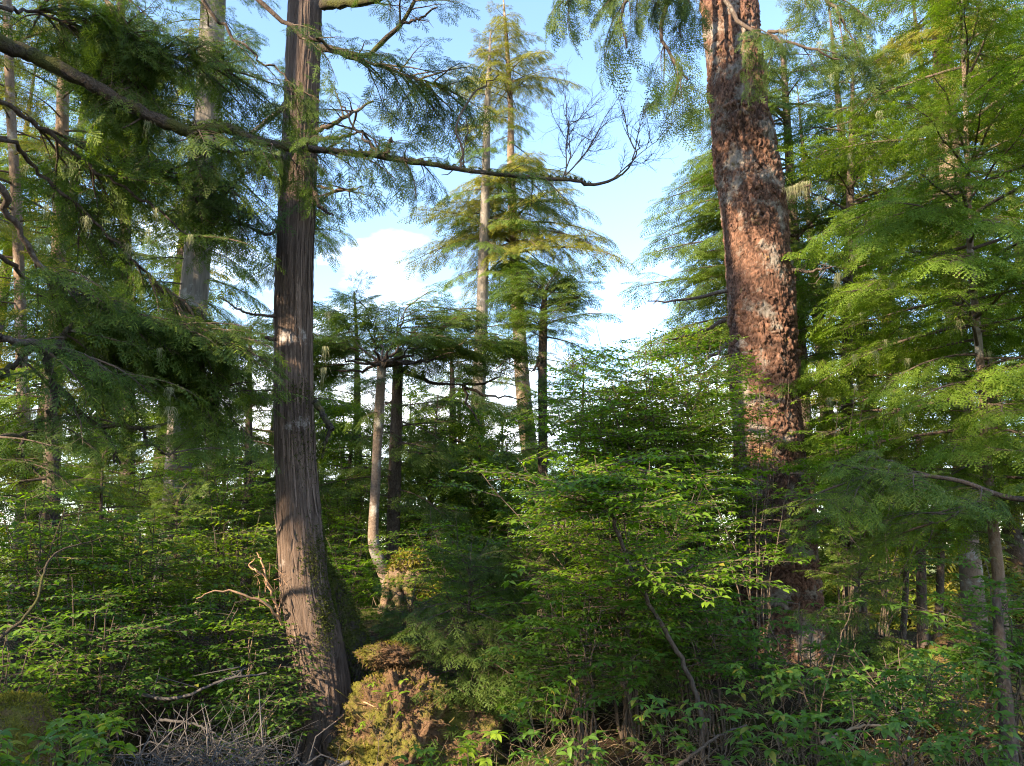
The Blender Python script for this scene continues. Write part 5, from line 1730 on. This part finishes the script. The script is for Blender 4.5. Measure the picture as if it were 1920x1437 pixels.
# ================================================================== STUMP, MOUND, BRUSH
def build_stump():
    rng = np.random.default_rng(61)
    c = P(752, 1330, 6.1)
    g = ghs(c[0], c[1])
    root = thing('rotten_stump', (c[0], c[1], g), 'sunlit rotten stump covered in moss and red-brown wood shreds right of the cedar foot', 'stump')
    mb = MB()
    V, d = blob(mb, rel(root, [P(748, 1375, 6.12)])[0] + np.array([0, 0, -.02]), (.44, .36, .46), .30, 2.6, 14, 200, 150, rough=.17)
    obj('stump_body', mb.mesh('stump_body', M['rot'], True), root)
    mb2 = MB()
    V2, d2 = blob(mb2, rel(root, [P(732, 1228, 6.22)])[0], (.24, .18, .085), .40, 3.2, 17, 110, 80, rough=.2)
    obj('upper_knob', mb2.mesh('upper_knob', M['rot'], True), root)
    mb3 = MB()
    V3, d3 = blob(mb3, rel(root, [P(850, 1400, 6.2)])[0], (.36, .3, .32), .3, 2.2, 23, 110, 80, rough=.16)
    obj('stump_shoulder', mb3.mesh('stump_shoulder', M['rot'], True), root)
    AV, AD = np.concatenate([V, V2, V3]), np.concatenate([d, d2, d3])
    msk = fbm(AV * 5, 3, 77)
    ix = rng.choice(np.where((msk > .50) & (AD[:, 1] < .5))[0], 12000)
    tm = MB()
    tufts(tm, AV[ix], AD[ix] + np.array([0, 0, .2]), rng, .011, .003, 2)
    lm = MB()
    ix = rng.choice(np.where((msk <= .52) & (AD[:, 1] < .5))[0], 5000)
    tufts(lm, AV[ix], AD[ix] * .4 + np.array([0, 0, -.5]), rng, .03, .004, 1)
    tag(obj('needle_litter', lm.mesh('needle_litter', M['litter']), root), kind='stuff')
    gm = MB()
    ix = rng.choice(np.where(d3[:, 1] < .6)[0], 5000)
    tufts(gm, V3[ix], d3[ix], rng, .016, .004, 2)
    tag(obj('moss', gm.mesh('moss', M['moss_dark']), root), kind='stuff')
    tag(obj('moss', tm.mesh('moss', M['moss']), root), kind='stuff')
    for kk in range(150):
        j = rng.choice(np.where((AD[:len(V), 1] < .0) & (AD[:len(V), 2] < .6))[0])
        p = AV[j] + AD[j] * .015
        l = rng.uniform(.06, .28)
        dd = unit(rng.normal(0, 1, 3) * np.array([1, .25, .7]) - AD[j] * .3)
        pts = np.stack([p, p + dd * l * .5 + AD[j] * rng.uniform(0, .03), p + dd * l - AD[j] * .02])
        v, q = tube(pts, np.array([.5, 1, .4]) * rng.uniform(.002, .006), 5)
        m2 = MB()
        m2.add(v, Q=q, var=rng.random())
        obj('wood_shred', m2.mesh('wood_shred', M['orange_wood'] if rng.random() < .5 else M['rot'], True), root)


build_stump()


def mound(name, label, px, py, Y, rad, seed, moss='moss_dark', nt_=4000):
    rng = np.random.default_rng(seed)
    c = P(px, py, Y)
    g = ghs(c[0], c[1])
    root = thing(name, (c[0], c[1], g), label, 'mound')
    mb = MB()
    V, d = blob(mb, rel(root, [c])[0], rad, .22, 2.2, seed, 64, 44)
    obj('mound_body', mb.mesh('mound_body', M['rot'], True), root)
    tm = MB()
    ix = rng.choice(np.where(d[:, 2] > -.3)[0], nt_)
    tufts(tm, V[ix], d[ix], rng, .013, .003, 2)
    tag(obj('moss', tm.mesh('moss', M[moss]), root), kind='stuff')


mound('mossy_mound', 'round golden-brown mossy hummock at the lower left edge', 5, 1410, 3.9, (.24, .26, .24), 71, 'moss', 6000)
mound('mossy_mound', 'dim mossy root mound left of the spruce base', 1290, 1215, 8.6, (.45, .4, .40), 72, 'moss', 4000)
mound('mossy_mound', 'brown mossy bank at the right behind the star-leaved shrubs', 1800, 1320, 7.0, (.55, .45, .55), 73, 'moss_dark', 4000)


def build_brush():
    rng = np.random.default_rng(81)
    c = P(385, 1370, 4.7)
    g = ghs(c[0], c[1])
    root = thing('dead_brush_pile', (c[0], c[1], g), 'tangle of grey dead twigs and branches on the ground left of the cedar foot', 'brush pile')
    zc = rel(root, [c])[0]
    for k in range(12):
        p = np.array([rng.uniform(-.45, .45), rng.uniform(-.4, .4), rng.uniform(.0, .5)])
        dd = unit([rng.uniform(-1, 1), rng.uniform(-.6, .6), rng.uniform(-.25, .35)])
        l = rng.uniform(.4, .9)
        q = smooth_path(np.stack([p - dd * l / 2, p + rng.normal(0, .06, 3), p + dd * l / 2]), 12, .012, rng)
        mb = MB()
        v, qd_ = tube(q, np.linspace(.018, .005, 12) * rng.uniform(.6, 1.4), 6)
        mb.add(v, Q=qd_, var=rng.random())
        obj('dead_branch', mb.mesh('dead_branch', M['grey_twig'], True), root)
    tw = MB()
    for k in range(2600):
        p = np.array([rng.normal(0, .42), rng.normal(0, .32), 0])
        p[2] = rng.uniform(-.05, .75) * math.exp(-(p[0] ** 2 + p[1] ** 2) * .9)
        dd = unit(rng.normal(0, 1, 3) * np.array([1, .8, .6]) + np.array([0, 0, .2]))
        l = rng.uniform(.08, .38)
        pts = np.stack([p, p + dd * l * .5 + rng.normal(0, .03, 3), p + dd * l + rng.normal(0, .04, 3)])
        v, q = tube(pts, np.array([.0032, .0024, .001]) * rng.choice([.45, .6, .8, 1.2, 2.0]), 3)
        tw.add(v, Q=q, var=rng.random())
    tag(obj('fine_twigs', tw.mesh('fine_twigs', M['grey_twig'], True), root), kind='stuff')


build_brush()


# fallen sticks and pale logs
def fallen(label, pts, r, mat, seed):
    rng = np.random.default_rng(seed)
    pts = np.array([P(*p) for p in pts])
    for p in pts:
        p[2] = max(p[2], ghs(p[0], p[1]) + r * .6)
    root = thing('fallen_branch', (pts[0][0], pts[0][1], ghs(pts[0][0], pts[0][1])), label, 'fallen branch')
    q = smooth_path(pts, 26, r * .3, rng)
    mb = MB()
    v, qd_ = tube(rel(root, q), np.linspace(r, r * .45, 26), 8)
    mb.add(v, Q=qd_)
    obj('wood', mb.mesh('wood', M[mat], True), root)
    for k in range(5):
        j = rng.integers(4, 24)
        o = rel(root, [q[j]])[0]
        pp = np.stack([o, o + rng.normal(0, .06, 3), o + rng.normal(0, .14, 3)])
        v, qd_ = tube(pp, np.array([.4, .3, .12]) * r, 4)
        m2 = MB()
        m2.add(v, Q=qd_)
        obj('side_twig', m2.mesh('side_twig', M[mat], True), root)


fallen('grey fallen branch lying across the top of the dead brush', [(250, 1300, 5.4), (330, 1310, 5.3), (420, 1275, 5.3), (500, 1262, 5.4)], .013, 'grey_twig', 1)
fallen('pale curved stick in the dead brush near its front', [(300, 1350, 4.9), (370, 1360, 4.8), (430, 1395, 4.8)], .009, 'grey_twig', 2)
fallen('curved mossy branch leaning out of the left thicket', [(-20, 1215, 4.4), (60, 1140, 4.5), (85, 1070, 4.6), (110, 1035, 4.7), (200, 1005, 4.9)], .010, 'mossy_bark', 3)
fallen('brown dead branch lying in the bottom right among star-leaved shrubs', [(1540, 1395, 4.2), (1600, 1365, 4.2), (1640, 1360, 4.2), (1680, 1362, 4.2)], .010, 'stem', 4)
fallen('reddish bare branch poking up at the bottom right of centre', [(1260, 1445, 3.8), (1340, 1385, 3.9), (1400, 1360, 4.0)], .009, 'twig', 5)


# ================================================================== GROUND COVER (uncountable)
def build_cover():
    rng = np.random.default_rng(91)
    tw, lf, lt = MB(), MB(), MB()

    def pts_(n, ymin=2.5, ymax=14):
        y = rng.uniform(ymin, ymax, n)
        x = y * rng.uniform(-.85, .85, n)
        return np.stack([x, y, gh(x, y)], 1)
    p = pts_(9000)
    for k in range(len(p)):
        dd = unit([rng.normal(), rng.normal(), abs(rng.normal()) * .55])
        l = rng.uniform(.1, .5)
        q = np.stack([p[k], p[k] + dd * l * .5 + rng.normal(0, .03, 3), p[k] + dd * l])
        v, qd_ = tube(q, np.array([.004, .003, .0013]) * rng.uniform(.5, 1.5), 3)
        tw.add(v, Q=qd_, var=rng.random())
    o = obj('twig_litter', tw.mesh('twig_litter', M['dead_needles']))
    tag(o, 'fine dead twigs littering the forest floor', None, None, 'stuff')
    p = pts_(22000)
    m = len(p)
    a = rng.uniform(0, 6.283, m)
    hgt = rng.uniform(.02, .34, m) ** 1.3
    d = np.stack([np.cos(a), np.sin(a), rng.uniform(-.2, .5, m)], 1)
    d /= np.linalg.norm(d, axis=1)[:, None]
    s = np.cross([0, 0, 1.0], d)
    s /= np.linalg.norm(s, axis=1)[:, None]
    l = rng.uniform(.02, .045, m)[:, None]
    b = p + np.array([0, 0, 1.0]) * hgt[:, None]
    V = np.concatenate([b, b + d * l * .5 + s * l * .28, b + d * l, b + d * l * .5 - s * l * .28])
    i = np.arange(m)
    lf.add(V, Q=np.stack([i, i + m, i + 2 * m, i + 3 * m], 1), var=np.tile(rng.random(m), 4))
    o = obj('ground_cover', lf.mesh('ground_cover', M['leaf_deep']))
    tag(o, 'low leafy ground cover over the forest floor', None, None, 'stuff')


build_cover()


# ================================================================== UNSEEN CONIFERS ADDED BEHIND THE VIEWER (to shade the scene)
def build_shade():
    h = np.array([-math.sin(R(SUN_AZ_LEFT)), -math.cos(R(SUN_AZ_LEFT))])
    nn = np.array([h[1], -h[0]]) * -1
    c = np.array([0, 8.0])
    k = 0
    for D, qn_, ht, rad in ((13, -9, 15, 2.6), (15, -5, 14.5, 2.8), (14, -1, 14.2, 2.8), (13.5, 3.9, 14.5, 2.7), (12.5, 7, 14, 2.6), (20, -7, 18, 3.0), (20, -2.5, 17, 3.0), (20, 2.7, 17, 3.0), (19, 6, 17, 3.0), (26, 2.9, 19, 3.2), (26, -5, 19, 3.2), (17, 10, 17, 3), (17, -.8, 17.0, 2.4)):
        rng = np.random.default_rng(700 + k)
        xy = c + h * D + nn * qn_
        g = ghs(xy[0], xy[1])
        root = thing('shade_conifer', (xy[0], xy[1], g), 'unseen conifer added behind the viewer to cast shade on the scene', 'tree', 'unseen shade conifers added behind the viewer')
        path = np.array([[xy[0], xy[1], g - .1, .25], [xy[0], xy[1], g + ht * .5, .16], [xy[0], xy[1], g + ht, .02]])
        simple_trunk(root, path, 'dark_bark', 10)
        mb = MB()
        n = 1300
        for i in range(n):
            f = rng.uniform(.10, 1) ** .8 if i < 750 else rng.uniform(.12, .62)
            rr = rad * (1 - f ** 2.2) ** .8 * math.sqrt(rng.random()) + .15
            a = rng.uniform(0, 6.283)
            p = np.array([rr * math.cos(a), rr * math.sin(a), ht * f])
            d = unit([math.cos(a) + rng.normal(0, .4), math.sin(a) + rng.normal(0, .4), rng.uniform(-.5, .1)])
            sz = rng.uniform(.5, 1.0)
            if on_shaft(p + d * sz * .5 + np.array([xy[0], xy[1], g]), .42):  # crown shaped for the light: sprays on the sun shafts left out
                continue
            put_spray(mb, 2, rng, p, d, sz, R(rng.uniform(-25, 25)))
        tag(obj('crown', mb.mesh('crown', M['hemlock']), root), kind='stuff')
        k += 1


build_shade()

import os
if os.environ.get('SCENE_STATS'):
    import collections
    tri = 0
    for me in bpy.data.meshes:
        if me.users:
            lt_ = np.zeros(len(me.polygons), np.int32)
            me.polygons.foreach_get('loop_total', lt_)
            tri += int((lt_ - 2).sum())
    print('UNIQUE TRIS', tri, 'OBJECTS', len(bpy.data.objects))
